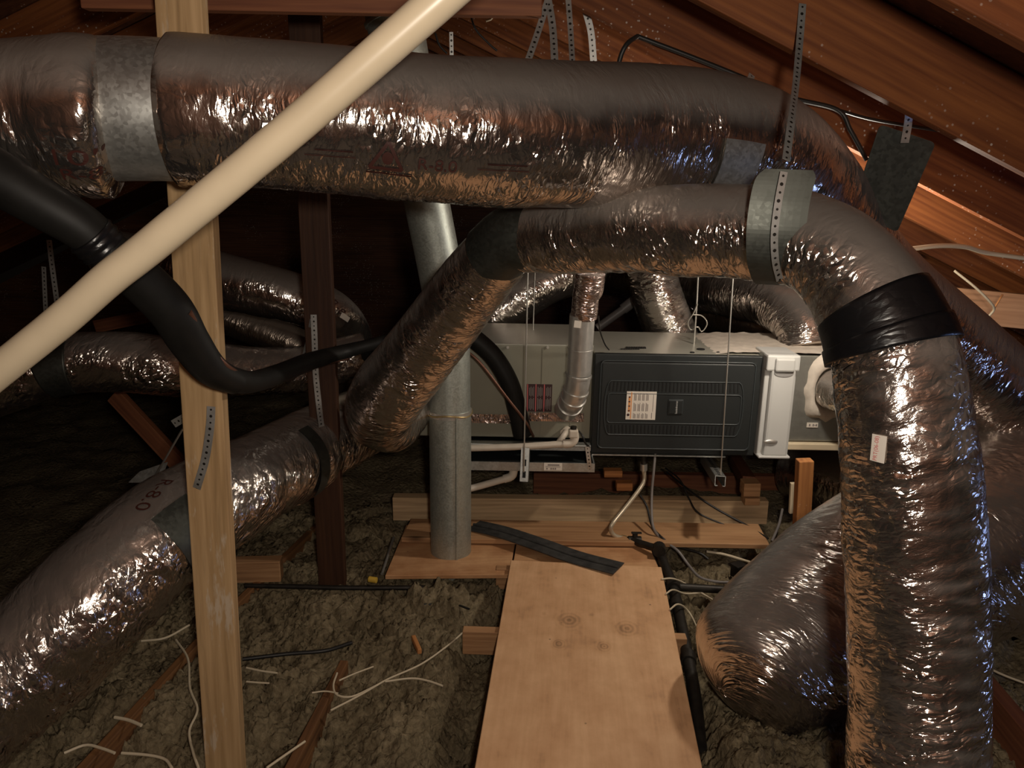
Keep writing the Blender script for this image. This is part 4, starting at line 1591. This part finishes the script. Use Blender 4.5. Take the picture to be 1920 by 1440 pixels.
mb.tube(resample([P(835, 925, 3.14), P(885, 915, 3.15), P(950, 897, 3.2)], 0.03), 0.0155, 'pvc_white', 16)
mb.build('pipe', t_)
mb = MB()
mb.tube(resample([P(945, 898, 3.2), P(957, 894, 3.2), P(962, 888, 3.2), P(963, 876, 3.2)], 0.006), 0.019, 'pvc_white', 18)
mb.build('elbow', t_)
cable('float_switch_wire', [P(1085, 808, 3.12), P(1093, 818, 3.1), P(1097, 830, 3.1), P(1105, 838, 3.12)], 0.004, 'cable_black', 'black float switch wire beside the condensate cap')
# flue pipe of the furnace
t_ = thing('flue_pipe', 'shiny metal flue pipe with elbow rising beside the furnace', 'flue pipe', P(1070, 760, 3.12))
mb = MB()
Yq = 3.08
A1, A2 = P(1105, 500, 3.02), P(1093, 600, 3.05)
B1, B2 = P(1092, 590, 3.05), P(1085, 700, Yq)
mb.cyl(P(1110, 440, 3.0), A1, 0.057, 'alu', 40)
mb.build('upper_pipe', t_)
mb = MB()
fp = resample([P(1107, 512, 3.02), P(1104, 540, 3.03), P(1099, 555, 3.035), P(1097, 575, 3.04), P(1095, 594, 3.05)], 0.006)
n = len(fp)
rr_ = [0.0585 - 0.006 * max(0, min(1, (i / n - 0.35) * 5)) + 0.0015 * noise.noise(Vector((i * 0.7, 0, 0))) for i in range(n)]
mb.tube(fp, rr_, 'foil_tape', 40)
mb.build('foil_wrap', t_)['label'] = 'crumpled foil tape wrap'
mb = MB()
mb.cyl(B1, B2, 0.051, 'alu', 40)
mb.cyl(B2 + (B1 - B2) * 0.42, B2 + (B1 - B2) * 0.44, 0.053, 'alu', 40)
mb.build('lower_pipe', t_)
mb = MB()
ep = resample([B2, P(1081, 725, 3.09), P(1073, 750, 3.12), P(1062, 768, 3.2)], 0.004)
mb.tube(ep, 0.052, 'alu', 40)
for i in (2, int(len(ep) * 0.33), int(len(ep) * 0.5), int(len(ep) * 0.72)):
    t3 = (ep[i + 1] - ep[i]).normalized()
    mb.cyl(ep[i] - t3 * 0.004, ep[i] + t3 * 0.004, 0.056, 'alu', 40)
mb.build('elbow', t_)
mb = MB()
q = P(1083, 608, 3.0)
mb.box(q, (0.028, 0.002, 0.028), 'label', Matrix.Rotation(0.1, 3, 'Y'))
mb.build('sticker', t_)['label'] = 'small paper sticker'
# suction hose into the coil
cable('insulated_hose', [P(850, 610, 3.19), P(885, 632, 3.18), P(925, 668, 3.18), P(955, 718, 3.18), P(970, 770, 3.19), P(980, 816, 3.2)], 0.041, 'rubber',
      'thick black insulated hose entering the coil cabinet', 'hose', seg=20)
cable('copper_line', [P(870, 655, 3.1), P(900, 680, 3.08), P(950, 745, 3.08), P(985, 790, 3.1), P(1000, 818, 3.18)], 0.006, 'copper',
      'thin copper line crossing the black hose on the coil cabinet', 'copper line')

# hanger rods and strut channels
def rod(a, b, label, r=0.003):
    mb = MB()
    mb.cyl(a, b, r, 'steel_rod', 10)
    return tag(mb.build('threaded_rod'), label, 'rod', 'rods that hang the furnace')


rod(W(991, 440, 3.0), W(982, 885, 3.0), 'long thin rod in front of the coil cabinet down to the drain pan strut')
rod(W(1005, 440, 3.62), W(999, 640, 3.62), 'short thin rod behind the coil cabinet top')
rod(W(1380, 430, 2.98), W(1351, 893, 3.05), 'long thin rod in front of the furnace panel')
mb = MB()


def channel(a, b, w_=0.041, h_=0.041):
    x = (b - a).normalized()
    side = x.cross(Vector((0, 0, 1))).normalized()
    upv = side.cross(x)
    L = (b - a).length
    c0 = (a + b) / 2
    Rm = Matrix((x, side, upv)).transposed()
    mbx = MB()
    mbx.box(c0, (L, w_, 0.0025), 'galv', Rm)
    for s_ in (-1, 1):
        mbx.box(c0 + side * (s_ * w_ / 2) - upv * h_ / 2, (L, 0.0025, h_), 'galv', Rm)
        mbx.box(c0 + side * (s_ * (w_ / 2 - 0.005)) - upv * h_, (L, 0.01, 0.0025), 'galv', Rm)
    n = int(L / 0.05)
    for i in range(n):
        mbx.box(a + x * (0.03 + i * 0.05) + upv * 0.0012, (0.028, 0.014, 0.001), 'slot', Rm)
    return mbx


mbx = channel(W(982, 903, 3.05), W(985, 840, 3.085), 0.032)
tag(mbx.build('strut_channel'), 'slotted strut channel poking out under the drain pan', 'strut channel', 'struts under the furnace')
mbx = channel(W(1351, 893, 3.02), W(1322, 852, 3.7))
tag(mbx.build('strut_channel'), 'slotted strut channel poking out under the furnace panel', 'strut channel', 'struts under the furnace')
cable('hanger_wire', [W(1311, 460, 3.5), W(1307, 560, 3.5), W(1300, 662, 3.5)], 0.004, 'steel_rod', 'straight pale wire hanging above the furnace top', 'wire')
cable('hanger_wire', [W(1308, 570, 3.47), W(1300, 588, 3.48), W(1290, 604, 3.5), W(1296, 619, 3.52), W(1308, 612, 3.5), W(1316, 622, 3.52), W(1326, 606, 3.5), W(1316, 592, 3.49), W(1300, 590, 3.48)], 0.003, 'steel_rod', 'loose wire loop above the furnace top', 'wire')
# grey plastic pipe far behind
mb = MB()
mb.tube(resample([W(1120, 615, 4.3), W(1185, 568, 4.3), W(1196, 555, 4.3), W(1200, 520, 4.3)], 0.03), 0.024, 'cable_grey', 14)
mb.cyl(W(1168, 580, 4.3), W(1190, 563, 4.3), 0.031, 'cable_grey', 14)
tag(mb.build('plastic_pipe'), 'grey plastic pipe slanting in the dark behind the flue', 'pipe')

# gas line
t_ = thing('gas_connector', 'pale flexible gas connector curving from the furnace down to the plank', 'gas pipe', W(1207, 870, 3.25))
mb = MB()
mb.cyl(W(1207, 838, 3.25), W(1207, 872, 3.25), 0.012, 'iron', 14)
mb.build('nipple', t_)
mb = MB()
mb.cyl(W(1207, 870, 3.25), W(1207, 882, 3.25), 0.017, 'steel_rod', 6)
mb.build('flare_nut', t_)
mb = MB()
mb.cyl(W(1166, 1008, 3.12), W(1178, 1012, 3.1), 0.015, 'brass', 6)
mb.build('flare_nut', t_)
mb = MB()
mb.tube(resample([W(1207, 880, 3.25), W(1208, 900, 3.25), W(1197, 920, 3.22), W(1170, 955, 3.16), W(1148, 983, 3.1), W(1146, 996, 3.1), W(1154, 1005, 3.1), W(1168, 1009, 3.11)], 0.008), 0.0095, 'gas_line', 14)
mb.build('flexible_tube', t_)
t_ = thing('gas_pipe', 'black iron gas pipe with valve running along the right side of the walkway', 'gas pipe', G(1240, 1030, 0.1))
mb = MB()
v0 = W(1178, 1012, 3.1)
v1 = G(1236, 1030, 0.13)
mb.cyl(v0, v1, 0.016, 'iron', 16)
g0, g1, g2 = G(1238, 1034, 0.10), G(1262, 1100, 0.07), G(1300, 1290, 0.05)
mb.tube(resample([v1, g0, G(1244, 1055, 0.09), g1, G(1275, 1160, 0.06), g2, G(1312, 1400, 0.04)], 0.03), 0.021, 'iron', 16)
mb.cyl(g1, G(1362, 1106, 0.06), 0.016, 'iron', 14)
for q, r in ((v1, 0.027), (g1, 0.03), (G(1268, 1135, 0.065), 0.026), (G(1291, 1235, 0.055), 0.026)):
    mb.tube([q + Vector((-0.004, -0.022, 0)), q + Vector((0.004, 0.022, 0))], r, 'iron', 16)
mb.build('pipe', t_)
mb = MB()
q = W(1190, 1014, 3.09)
mb.cyl(q + Vector((-0.028, 0, 0)), q + Vector((0.028, 0, 0)), 0.021, 'iron', 14)
mb.cyl(q, q + Vector((0, 0, 0.035)), 0.012, 'iron', 10)
mb.box(q + Vector((0.006, 0, 0.038)), (0.045, 0.014, 0.006), 'iron', ch=0.002)
mb.build('valve', t_)['label'] = 'black gas valve with lever'

# cables round the furnace
def H(px, py, z=0.05):
    return G(px, py, z)


cable('power_cable', [W(1229, 848, 3.24), W(1226, 880, 3.22), W(1222, 930, 3.2), W(1224, 985, 3.12), W(1240, 1010, 3.1), H(1270, 1032, 0.1), H(1290, 1058, 0.06), H(1312, 1082), H(1345, 1091), H(1366, 1092)], 0.006, 'cable_grey', 'grey power cable dropping from the furnace bottom to the insulation')
cable('power_cable', [W(1200, 928, 3.3), W(1213, 950, 3.28), W(1222, 985, 3.2), W(1238, 1005, 3.1), H(1262, 1022, 0.1), H(1310, 1036, 0.07), H(1328, 1048)], 0.005, 'cable_black', 'black cable curling over the beam beside the gas connector')
cable('power_cable', [W(1250, 885, 3.6), W(1300, 925, 3.4), W(1345, 955, 3.32), W(1400, 985, 3.25), H(1440, 1010, 0.12)], 0.005, 'cable_black', 'black cable slanting from under the furnace to the plank end')
cable('power_cable', [W(1248, 878, 3.6), W(1275, 900, 3.45), W(1292, 935, 3.37), W(1310, 962, 3.3), W(1360, 985, 3.25)], 0.004, 'cable_black', 'thin black cable looping over the weathered beam')
cable('cable', [H(1325, 1034, 0.07), H(1360, 1040, 0.07), H(1412, 1056, 0.07)], 0.006, 'cable_white', 'white cable at the edge of the fat duct below the plank')
cable('cable', [H(1467, 955, 0.15), H(1460, 985, 0.12), H(1447, 1015, 0.08)], 0.006, 'cable_grey', 'short grey cable leaning beside the orange stake')
wires = [([(1240, 1086), (1262, 1085), (1290, 1097), (1345, 1130)], 'white wire over the gas pipe, nearest the furnace'),
         ([(1248, 1114), (1262, 1106), (1285, 1113), (1318, 1111)], 'white wire over the gas pipe, middle of three'),
         ([(1256, 1143), (1272, 1133), (1292, 1148), (1312, 1188)], 'white wire over the gas pipe, nearest the front')]
for pl, lab in wires:
    n = len(pl)
    cable('cable', [H(px, py, (0.12, 0.115, 0.06, 0.05)[i]) for i, (px, py) in enumerate(pl)], 0.0035, 'cable_white', lab, 'cable', 'wires over the gas pipe')
fw = [([(868, 1186), (840, 1210), (790, 1245), (730, 1272), (700, 1288), (660, 1306), (632, 1303), (625, 1285), (632, 1262)], 'cable_white', 'long white wire looping over the insulation in the middle', 0.004),
      ([(722, 1278), (770, 1272), (800, 1276), (830, 1286)], 'cable_white', 'short white wire end right of the long looping wire', 0.004),
      ([(715, 1280), (672, 1305), (620, 1332)], 'cable_white', 'straight white wire slanting under the long looping wire', 0.004),
      ([(585, 1299), (610, 1296), (634, 1300)], 'cable_white', 'tiny white wire end left of the loop', 0.003),
      ([(636, 1276), (665, 1263), (700, 1250)], 'cable_white', 'white wire tip right of the loop', 0.0035),
      ([(500, 1440), (540, 1412), (572, 1390)], 'cable_white', 'white wire at the bottom edge beside the pale post', 0.0045),
      ([(462, 1252), (490, 1258), (520, 1262)], 'cable_white', 'white wire just right of the pale post, upper', 0.004),
      ([(462, 1278), (485, 1280), (505, 1281)], 'cable_white', 'white wire just right of the pale post, lower', 0.0035),
      ([(455, 1236), (540, 1226), (610, 1220), (660, 1205)], 'cable_black', 'black cable lying across the insulation beside the pale post', 0.008),
      ([(120, 1412), (160, 1397), (190, 1403), (215, 1412)], 'cable_white', 'white wire in the lower left corner, left piece', 0.005),
      ([(228, 1412), (280, 1416), (310, 1424), (322, 1440)], 'cable_white', 'white wire in the lower left corner, right piece', 0.005),
      ([(330, 1200), (352, 1235), (356, 1290), (370, 1330), (355, 1370), (362, 1410), (372, 1440)], 'cable_white', 'white wire winding down left of the pale post', 0.0045),
      ([(265, 1202), (310, 1196), (355, 1172)], 'cable_white', 'white wire under the lower left duct', 0.005),
      ([(215, 1345), (240, 1350), (265, 1360)], 'cable_white', 'short white wire on the joist edge at the lower left', 0.006),
      ([(795, 1133), (850, 1133), (880, 1142)], 'cable_black', 'black cable crossing the insulation mound', 0.005),
      ([(460, 1098), (560, 1100), (640, 1102), (800, 1102)], 'iron', 'dark pipe lying across behind the dark post foot', 0.012)]
for pl, mt, lab, r in fw:
    cable('cable' if mt != 'iron' else 'conduit', [H(px, py, 0.045) for px, py in pl], r * 0.85, mt, lab, 'cable' if mt != 'iron' else 'conduit')
fr_w = [([(1845, 1198), (1880, 1175), (1905, 1158)], 0.005, 'pale wire rising at the right edge beside the tall duct'),
        ([(1845, 1248), (1880, 1265), (1925, 1282)], 0.004, 'pale straight wire on the insulation in the lower right')]
for pl, r, lab in fr_w:
    cable('cable', [H(px, py, 0.10) for px, py in pl], r, 'cable_white', lab)
# black felt strip
mb = MB()
pts = [G(888, 985, 0.125), G(940, 997, 0.13), G(1010, 1020, 0.128), G(1080, 1045, 0.12), G(1160, 1066, 0.125)]
mb.ribbon(pts, 0.11, 'felt', Vector((0, 0, 1)), 0.004)
mb.tube(resample([p + Vector((0, 0, 0.004)) for p in pts], 0.02), 0.007, 'felt', 8)
tag(mb.build('felt_strip'), 'strip of black felt lying across the plank and plywood', 'felt strip')
# tool with yellow grip
mb = MB()
mb.cyl(G(716, 1076, 0.08), G(738, 1008, 0.1), 0.006, 'steel_rod', 10)
mb.cyl(G(706, 1088, 0.075), G(692, 1086, 0.075), 0.012, 'cable_yellow', 10)
tag(mb.build('hand_tool'), 'thin steel tool with a yellow grip left of the plywood', 'tool')

# ================================================================== VENT PIPE
t_ = thing('vent_pipe', 'galvanised round vent pipe standing on the floor left of the furnace', 'vent pipe', G(845, 1078, 0.0))
mb = MB()
b0 = W(846, 1100, 3.0)
b1 = W(844, 772, 3.0)
b2 = W(842, 640, 3.0)
r0 = 39.5 * depth(b1) / F
mb.cyl(Vector((b0.x, b0.y, -0.1)), b1, r0, 'galv_vent', 48)
q0_, q1_ = Vector((b0.x + 0.03, b0.y - r0 * 0.93, -0.1)), b1 + Vector((0.032, -r0 * 0.93, 0))
mb.cyl(q0_, q1_, 0.006, 'galv_vent', 8)
mb.build('lower_pipe', t_)
mb = MB()
mb.cyl(b1, b2, r0 * 0.97, 'galv_vent', 48)
mb.build('middle_pipe', t_)
mb = MB()
c1, c2 = W(800, 378, 2.92), W(741, 50, 2.78)
mb.tube(resample([b2 - Vector((0, 0, 0.01)), W(841, 600, 3.0), W(820, 480, 2.96), c1, W(770, 210, 2.85)], 0.03), r0 * 0.98, 'galv_vent', 48)
mb.build('slanting_pipe', t_)
mb = MB()
mb.cyl(W(768, 195, 2.85), W(716, -90, 2.72), r0 * 1.1, 'galv_vent', 48)
mb.cyl(W(738, 36, 2.77), W(736, 30, 2.77), r0 * 1.16, 'galv_vent', 48)
mb.build('upper_pipe', t_)
mb = MB()
t3 = Vector((0, 0, 1))
mb.cyl(b1 - t3 * 0.012, b1 + t3 * 0.012, r0 * 1.03, 'alu', 48)
mb.tube([b1 + Vector((math.cos(a) * r0 * 1.04, math.sin(a) * r0 * 1.04, 0.006 * math.sin(3 * a))) for a in [k * math.pi / 18 for k in range(37)]], 0.004, 'brass', 6)
mb.build('clamp_band', t_)['label'] = 'bright clamp band with wire'

# ================================================================== FOREGROUND PIPES
mb = MB()
pts = [W(-620, 1210, 1.39), W(-160, 826, 1.36), W(0, 694, 1.34), W(120, 597, 1.33), W(205, 522, 1.325), W(290, 455, 1.32), W(560, 231, 1.31), W(825, 0, 1.30), W(930, -92, 1.295), W(1180, -310, 1.28)]
pp = resample(pts, 0.012)
rp = [0.0295 * (1 + 0.012 * noise.noise(Vector((i * 0.25, 0, 0)))) for i in range(len(pp))]
mb.tube(pp, rp, 'pvc', 48)
tag(mb.build('plastic_pipe'), 'cream plastic pipe slanting across the whole left foreground', 'pipe')

t_ = thing('insulated_pipe', 'thick black foam insulated pipe sagging in front of the pale post', 'insulated pipe', W(330, 600, 1.6))


def hwtube(ctl, mat, seg=32, step=0.012):
    P4 = []
    for (px, py, Y, hw) in ctl:
        p = W(px, py, Y)
        P4.append((p.x, p.y, p.z, hw * depth(p) / F))
    c = catmull(P4, 20)
    mbt = MB()
    mbt.tube([Vector(q[:3]) for q in c], [float(q[3]) for q in c], mat, seg)
    return mbt


hwtube([(-520, 20, 1.34, 60), (-120, 262, 1.40, 52), (0, 335, 1.42, 50), (90, 388, 1.44, 46), (150, 424, 1.46, 43), (192, 460, 1.48, 40)], 'rubber').build('upper_foam_sleeve', t_)
hwtube([(170, 442, 1.475, 35), (215, 482, 1.5, 41), (265, 525, 1.54, 42), (320, 582, 1.59, 41), (355, 640, 1.64, 37), (395, 692, 1.70, 31), (440, 716, 1.78, 24)], 'rubber').build('lower_foam_sleeve', t_)
hwtube([(425, 710, 1.76, 26), (470, 716, 1.9, 21), (520, 702, 2.15, 19), (580, 678, 2.45, 17), (640, 661, 2.64, 14), (700, 645, 2.70, 11), (745, 632, 2.75, 10)], 'rubber').build('end_foam_sleeve', t_)
mb = MB()
mb.tube(wpath([(355, 585, 1.58), (392, 648, 1.66), (430, 690, 1.72), (475, 708, 1.88), (530, 706, 2.14), (590, 686, 2.46), (650, 672, 2.66)]), 0.0065, 'copper', 10)
mb.build('copper_line', t_)['label'] = 'thin brown copper line along the foam'
# clear tape at the joint
mb = MB()
ja, jb = W(168, 440, 1.462), W(196, 466, 1.478)
mb.tube(resample([ja, jb], 0.004), [0.0445 + 0.002 * math.sin(k * 1.9) for k in range(len(resample([ja, jb], 0.004)))], 'black_tape', 40)
mb.build('joint_tape', t_)
cable('insulated_hose', [W(690, 655, 2.80), W(725, 668, 2.85), W(760, 690, 2.95), W(800, 700, 3.1)], 0.045, 'rubber', 'black foam hose end behind the slanting duct', 'hose', seg=20)

# ================================================================== STRAPS AND SADDLES
def saddle(duct, name, upx, wpx, ang0, ang1, label, mat='galv_dark'):
    pass


def roof_pt(px, py, Y):
    return W(px, py, Y)


hs_ = 'straps that hang the big duct'
strap('hanger_strap', [W(1033, -20, 2.1), W(1012, 50, 2.06), W(985, 128, 1.98)], 'slanting perforated strap above the big duct, first of three', hs_, 0.016)
strap('hanger_strap', [W(1024, -20, 2.1), W(1036, 50, 2.06), W(1041, 132, 1.98)], 'upright perforated strap above the big duct, middle of three', hs_, 0.018)
strap('hanger_strap', [W(1064, -20, 2.12), W(1070, 60, 2.08), W(1074, 134, 2.0)], 'upright perforated strap above the big duct, last of three', hs_, 0.014)
strap('hanger_strap', [W(1098, 20, 2.7), W(1108, 60, 2.7), W(1113, 115, 2.7)], 'dark perforated strap against the rafter right of the three', hs_, 0.022)
strap('hanger_strap', [W(846, 60, 2.6), W(847, 112, 2.6)], 'tiny bright strap above the big duct beside the vent pipe', None, 0.012)
# saddle over the second duct with its long strap
up_, tp_ = d2.locate(1460, 425)
ang = math.pi
A0 = tp_


def half_sheet(duct, px, py, half_u, a_from, a_to, off, round_r=0.02):
    u, th = duct.locate(px, py)
    return u, th


mb = MB()
# a curved plate hugging the front and underside, standing free above the duct
usd, thf = d2.locate(1458, 440)
cfr = [Vector(d2.at(usd, thf))]
prof = [W(1480, 318, 1.60), W(1468, 352, 1.595), W(1460, 392, 1.59), W(1455, 440, 1.59), W(1455, 490, 1.605), W(1462, 522, 1.64), W(1468, 534, 1.70)]
prof = resample(prof, 0.008)
wv = Vector((1, -0.18, -0.02)).normalized()
n = len(prof)
vs, fs = [], []
nw = 9
for side in (0, 1):
    for i, p in enumerate(prof):
        hwid = 0.058
        if i < 3:
            hwid -= 0.012 * (1 - i / 3) ** 2
        tt = (prof[min(i + 1, n - 1)] - prof[max(i - 1, 0)]).normalized()
        nn = tt.cross(wv).normalized()
        for k in range(nw):
            q = -1 + 2 * k / (nw - 1)
            vs.append(p + wv * (q * hwid) + nn * (0.0015 * (side * 2 - 1)) + Vector((0, 0.002 * q * q, 0)))
m_ = n * nw
for i in range(n - 1):
    for k in range(nw - 1):
        a = i * nw + k
        fs.append((a, a + 1, a + nw + 1, a + nw))
        fs.append((m_ + a, m_ + a + nw, m_ + a + nw + 1, m_ + a + 1))
for i in range(n - 1):
    for a in (i * nw, i * nw + nw - 1):
        fs.append((a, a + nw, m_ + a + nw, m_ + a))
for k in range(nw - 1):
    for a in (k, (n - 1) * nw + k):
        fs.append((a, m_ + a, m_ + a + 1, a + 1))
t_ = thing('duct_saddle', 'tall dark sheet metal saddle strapped round the second duct', 'duct saddle', prof[n // 2])
mb.add(vs, fs, 'galv_dark', False)
mb.build('plate', t_)
mb = MB()
sp = [W(1505, 7, 1.953), W(1500, 70, 1.92), W(1493, 150, 1.82), W(1484, 225, 1.68), W(1474, 300, 1.585)]
mb.ribbon(sp, 0.017, 'strap')
mb.ribbon([W(1470, 322, 1.583), W(1459, 380, 1.573), W(1452, 440, 1.573), W(1454, 490, 1.585), W(1462, 525, 1.62)], 0.015, 'strap')
mb.build('strap', t_)['label'] = 'long perforated strap up to the rafter'


def plate(name, corners, th, mat, parent, rnd=0.015, n=6):
    """flat plate with rounded corners from four corners in place"""
    c = [Vector(p) for p in corners]
    out = []
    for i in range(4):
        a, b, d = c[i - 1], c[i], c[(i + 1) % 4]
        e1, e2 = (a - b).normalized() * rnd, (d - b).normalized() * rnd
        for k in range(n + 1):
            t = k / n
            out.append((b + e1) * (1 - t) ** 2 + b * 2 * t * (1 - t) + (b + e2) * t * t)
    nn = (c[1] - c[0]).cross(c[2] - c[0]).normalized()
    mbp = MB()
    mbp.prism(out, nn * th, mat)
    return mbp.build(name, parent)


t_ = thing('duct_saddle', 'grey sheet metal saddle hanging at the right behind the bend of the second duct', 'duct saddle', W(1675, 330, 2.2))
plate('plate', [W(1650, 233, 2.14), W(1755, 268, 2.14), W(1682, 436, 2.22), W(1596, 392, 2.22)], 0.002, 'galv_dark', t_)
mb = MB()
mb.ribbon([W(1693, 134, 2.02), W(1697, 175, 2.06), W(1704, 205, 2.09), W(1702, 235, 2.12), W(1696, 268, 2.13)], 0.022, 'strap')
mb.build('strap', t_)
t_ = thing('duct_saddle', 'bluish sheet metal saddle under a dark strap at the bend of the big duct', 'duct saddle', W(1390, 300, 1.95))
us3, th3 = dr.locate(1392, 300)
r3 = dr.C[min(int(us3 / dr.L * (dr.n - 1)), dr.n - 1), 3]
pv = project(dr.at(us3, th3 + 0.15))
sg = 1 if pv[1] > project(dr.at(us3, th3))[1] else -1
vs, fs, us = [], [], []
n1, n2 = 14, 16
for side in (0, 1):
    for i in range(n1):
        for k in range(n2):
            uu = us3 - 0.055 + 0.11 * i / (n1 - 1)
            tt = th3 + sg * (-0.28 + 1.0 * k / (n2 - 1))
            vs.append(dr.at(uu, tt, 0.006 - 0.002 * side, True))
m_ = n1 * n2
for i in range(n1 - 1):
    for k in range(n2 - 1):
        a = i * n2 + k
        fs.append((a, a + 1, a + n2 + 1, a + n2))
        fs.append((m_ + a, m_ + a + n2, m_ + a + n2 + 1, m_ + a + 1))
mb = MB()
mb.add(vs, fs, 'galv', True)
mb.build('plate', t_)
mb = MB()
mb.ribbon([W(1410, 140, 2.1), W(1402, 165, 2.05), W(1401, 215, 1.99), W(1398, 262, 1.965)], 0.018, 'strap')
mb.ribbon([W(1380, 240, 1.97), W(1362, 275, 1.96), W(1340, 330, 1.95)], 0.01, 'black_tape')
mb.build('strap', t_)
# strap and saddle on the pale post
t_ = thing('duct_saddle', 'dark curved saddle strapped to the pale post holding the crumpled duct', 'duct saddle', W(350, 1000, 1.95))
mb = MB()
mb.ribbon([W(396, 762, 1.835), W(394, 800, 1.83), W(385, 860, 1.835), W(372, 905, 1.845), W(360, 945, 1.87)], 0.021, 'strap')
mb.build('strap', t_)['label'] = 'perforated strap nailed to the post'
us4, th4 = d4.locate(345, 1000)
vs, fs = [], []
pv = project(d4.at(us4, th4 + 0.1))
sg = 1 if pv[1] > project(d4.at(us4, th4))[1] else -1
for side in (0, 1):
    for i in range(10):
        for k in range(20):
            uu = us4 - 0.035 + 0.09 * i / 9
            tt = th4 + sg * (-0.5 + 1.6 * k / 19)
            vs.append(d4.at(uu, tt, 0.008 - 0.002 * side, True))
for i in range(9):
    for k in range(19):
        a = i * 20 + k
        fs.append((a, a + 1, a + 21, a + 20))
        fs.append((200 + a, 200 + a + 20, 200 + a + 21, 200 + a + 1))
mb = MB()
mb.add(vs, fs, 'galv_dark', True)
mb.build('plate', t_)
# strap and saddle at the dark post
t_ = thing('duct_saddle', 'grey saddle strapped to the dark post round the crumpled duct', 'duct saddle', W(600, 830, 2.7))
mb = MB()
mb.ribbon([W(588, 590, 2.78), W(590, 640, 2.77), W(592, 700, 2.77), W(598, 760, 2.76), W(603, 800, 2.7)], 0.022, 'strap')
mb.build('strap', t_)
us4, th4 = d4.locate(600, 845)
pv = project(d4.at(us4, th4 + 0.1))
sg = 1 if pv[1] > project(d4.at(us4, th4))[1] else -1
vs, fs = [], []
for side in (0, 1):
    for i in range(8):
        for k in range(20):
            uu = us4 - 0.04 + 0.07 * i / 7
            tt = th4 + sg * (-0.6 + 1.7 * k / 19)
            vs.append(d4.at(uu, tt, 0.008 - 0.002 * side, True))
for i in range(7):
    for k in range(19):
        a = i * 20 + k
        fs.append((a, a + 1, a + 21, a + 20))
        fs.append((160 + a, 160 + a + 20, 160 + a + 21, 160 + a + 1))
mb = MB()
mb.add(vs, fs, 'galv_dark', True)
mb.build('plate', t_)
strap('hanger_strap', [W(586, 600, 2.79), W(578, 640, 2.85), W(566, 690, 2.95)], 'second strap on the dark post slanting back behind the black pipe', None, 0.02)
strap('hanger_strap', [W(92, 450, 2.9), W(98, 500, 2.9), W(108, 575, 2.9)], 'bright perforated strap in the dark above the cream pipe', None, 0.02)
strap('hanger_strap', [W(82, 500, 3.1), W(86, 590, 3.1)], 'dim perforated strap beside the bright one above the cream pipe', None, 0.018)
strap('hanger_strap', [W(325, 795, 1.98), W(346, 783, 1.96), W(362, 774, 1.93)], 'short perforated strap end sticking out left of the pale post', None, 0.022)
cable('hanger_wire', [W(345, 800, 1.98), W(310, 860, 2.15), W(290, 895, 2.25)], 0.003, 'steel_rod', 'thin wire from the strap end down to the small plate', 'wire')
t_ = thing('duct_saddle', 'pale sheet metal plate standing behind the crumpled duct left of the post', 'duct saddle', W(275, 890, 2.3))
plate('plate', [W(240, 905, 2.3), W(262, 884, 2.3), W(315, 866, 2.3), W(300, 905, 2.3)], 0.002, 'galv', t_, 0.005)

# cables along the roof
cable('cable', [W(1158, 134, 2.05), W(1164, 105, 2.05), W(1176, 82, 2.05), W(1195, 68, 2.08)], 0.006, 'cable_black', 'black cable curling up from the big duct to the rafter')
cable('cable', [W(1195, 68, 2.5), W(1300, 108, 2.5), W(1380, 140, 2.5), W(1480, 182, 2.48), W(1570, 206, 2.47), W(1595, 245, 2.46), W(1625, 300, 2.46)], 0.007, 'cable_black', 'black cable running along the brown rafter to the right')
cable('cable', [W(1570, 206, 2.48), W(1640, 225, 2.5), W(1760, 245, 2.5), W(1850, 262, 2.5), W(1960, 280, 2.5)], 0.005, 'cable_black', 'black cable crossing the rafters behind the grey saddle')
cable('cable', [W(1700, 468, 2.75), W(1760, 461, 2.8), W(1810, 463, 2.85), W(1850, 474, 2.9), W(1935, 486, 2.95)], 0.0085, 'cable_white', 'bright white cable crossing the orange rafters at the right edge')
cable('cable', [W(1790, 508, 3.1), W(1830, 540, 3.1), W(1858, 568, 3.12), W(1864, 580, 3.14), W(1855, 592, 3.16)], 0.005, 'cable_white', 'thin pale string hanging in front of the pale board')
cable('cable', [W(1880, 552, 3.2), W(1866, 575, 3.2), W(1850, 600, 3.2)], 0.004, 'lumber_orange', 'dark string beside the pale string at the right edge')
cable('cable', [W(922, 20, 2.5), W(926, 28, 2.5), W(920, 36, 2.5), W(911, 39, 2.5)], 0.004, 'cable_white', 'small white wire end hanging below the collar tie')
cable('cable', [W(1122, 592, 3.1), W(1125, 620, 3.12), W(1134, 645, 3.2), W(1142, 656, 3.26)], 0.003, 'cable_black', 'thin black wire from the flue down to the furnace top')
cable('cable', [W(816, 62, 2.5), W(824, 85, 2.5), W(838, 100, 2.5)], 0.003, 'cable_black', 'thin dark wire above the big duct beside the vent pipe')
cable('cable', [W(880, 20, 2.6), W(892, 55, 2.6), W(920, 85, 2.6), W(932, 95, 2.6)], 0.003, 'cable_black', 'thin dark wire hanging under the collar tie')
board('wood_offcut', W(1488, 905, 3.2), W(1485, 962, 3.2), 0.028, 0.02, 'pvc', Vector((1, 0, 0)), 'pale strip standing behind the orange stake', 'strip')
mb = MB()
q = G(1384, 1070, 0.07)
mb.box(q, (0.05, 0.04, 0.05), 'iron', Matrix.Rotation(0.5, 3, 'Z'), ch=0.003)
mb.box(q + Vector((0.0, 0.0, 0.028)), (0.056, 0.046, 0.006), 'iron', Matrix.Rotation(0.5, 3, 'Z'), ch=0.001)
tag(mb.build('junction_box'), 'small black box at the upper edge of the fat duct', 'box')
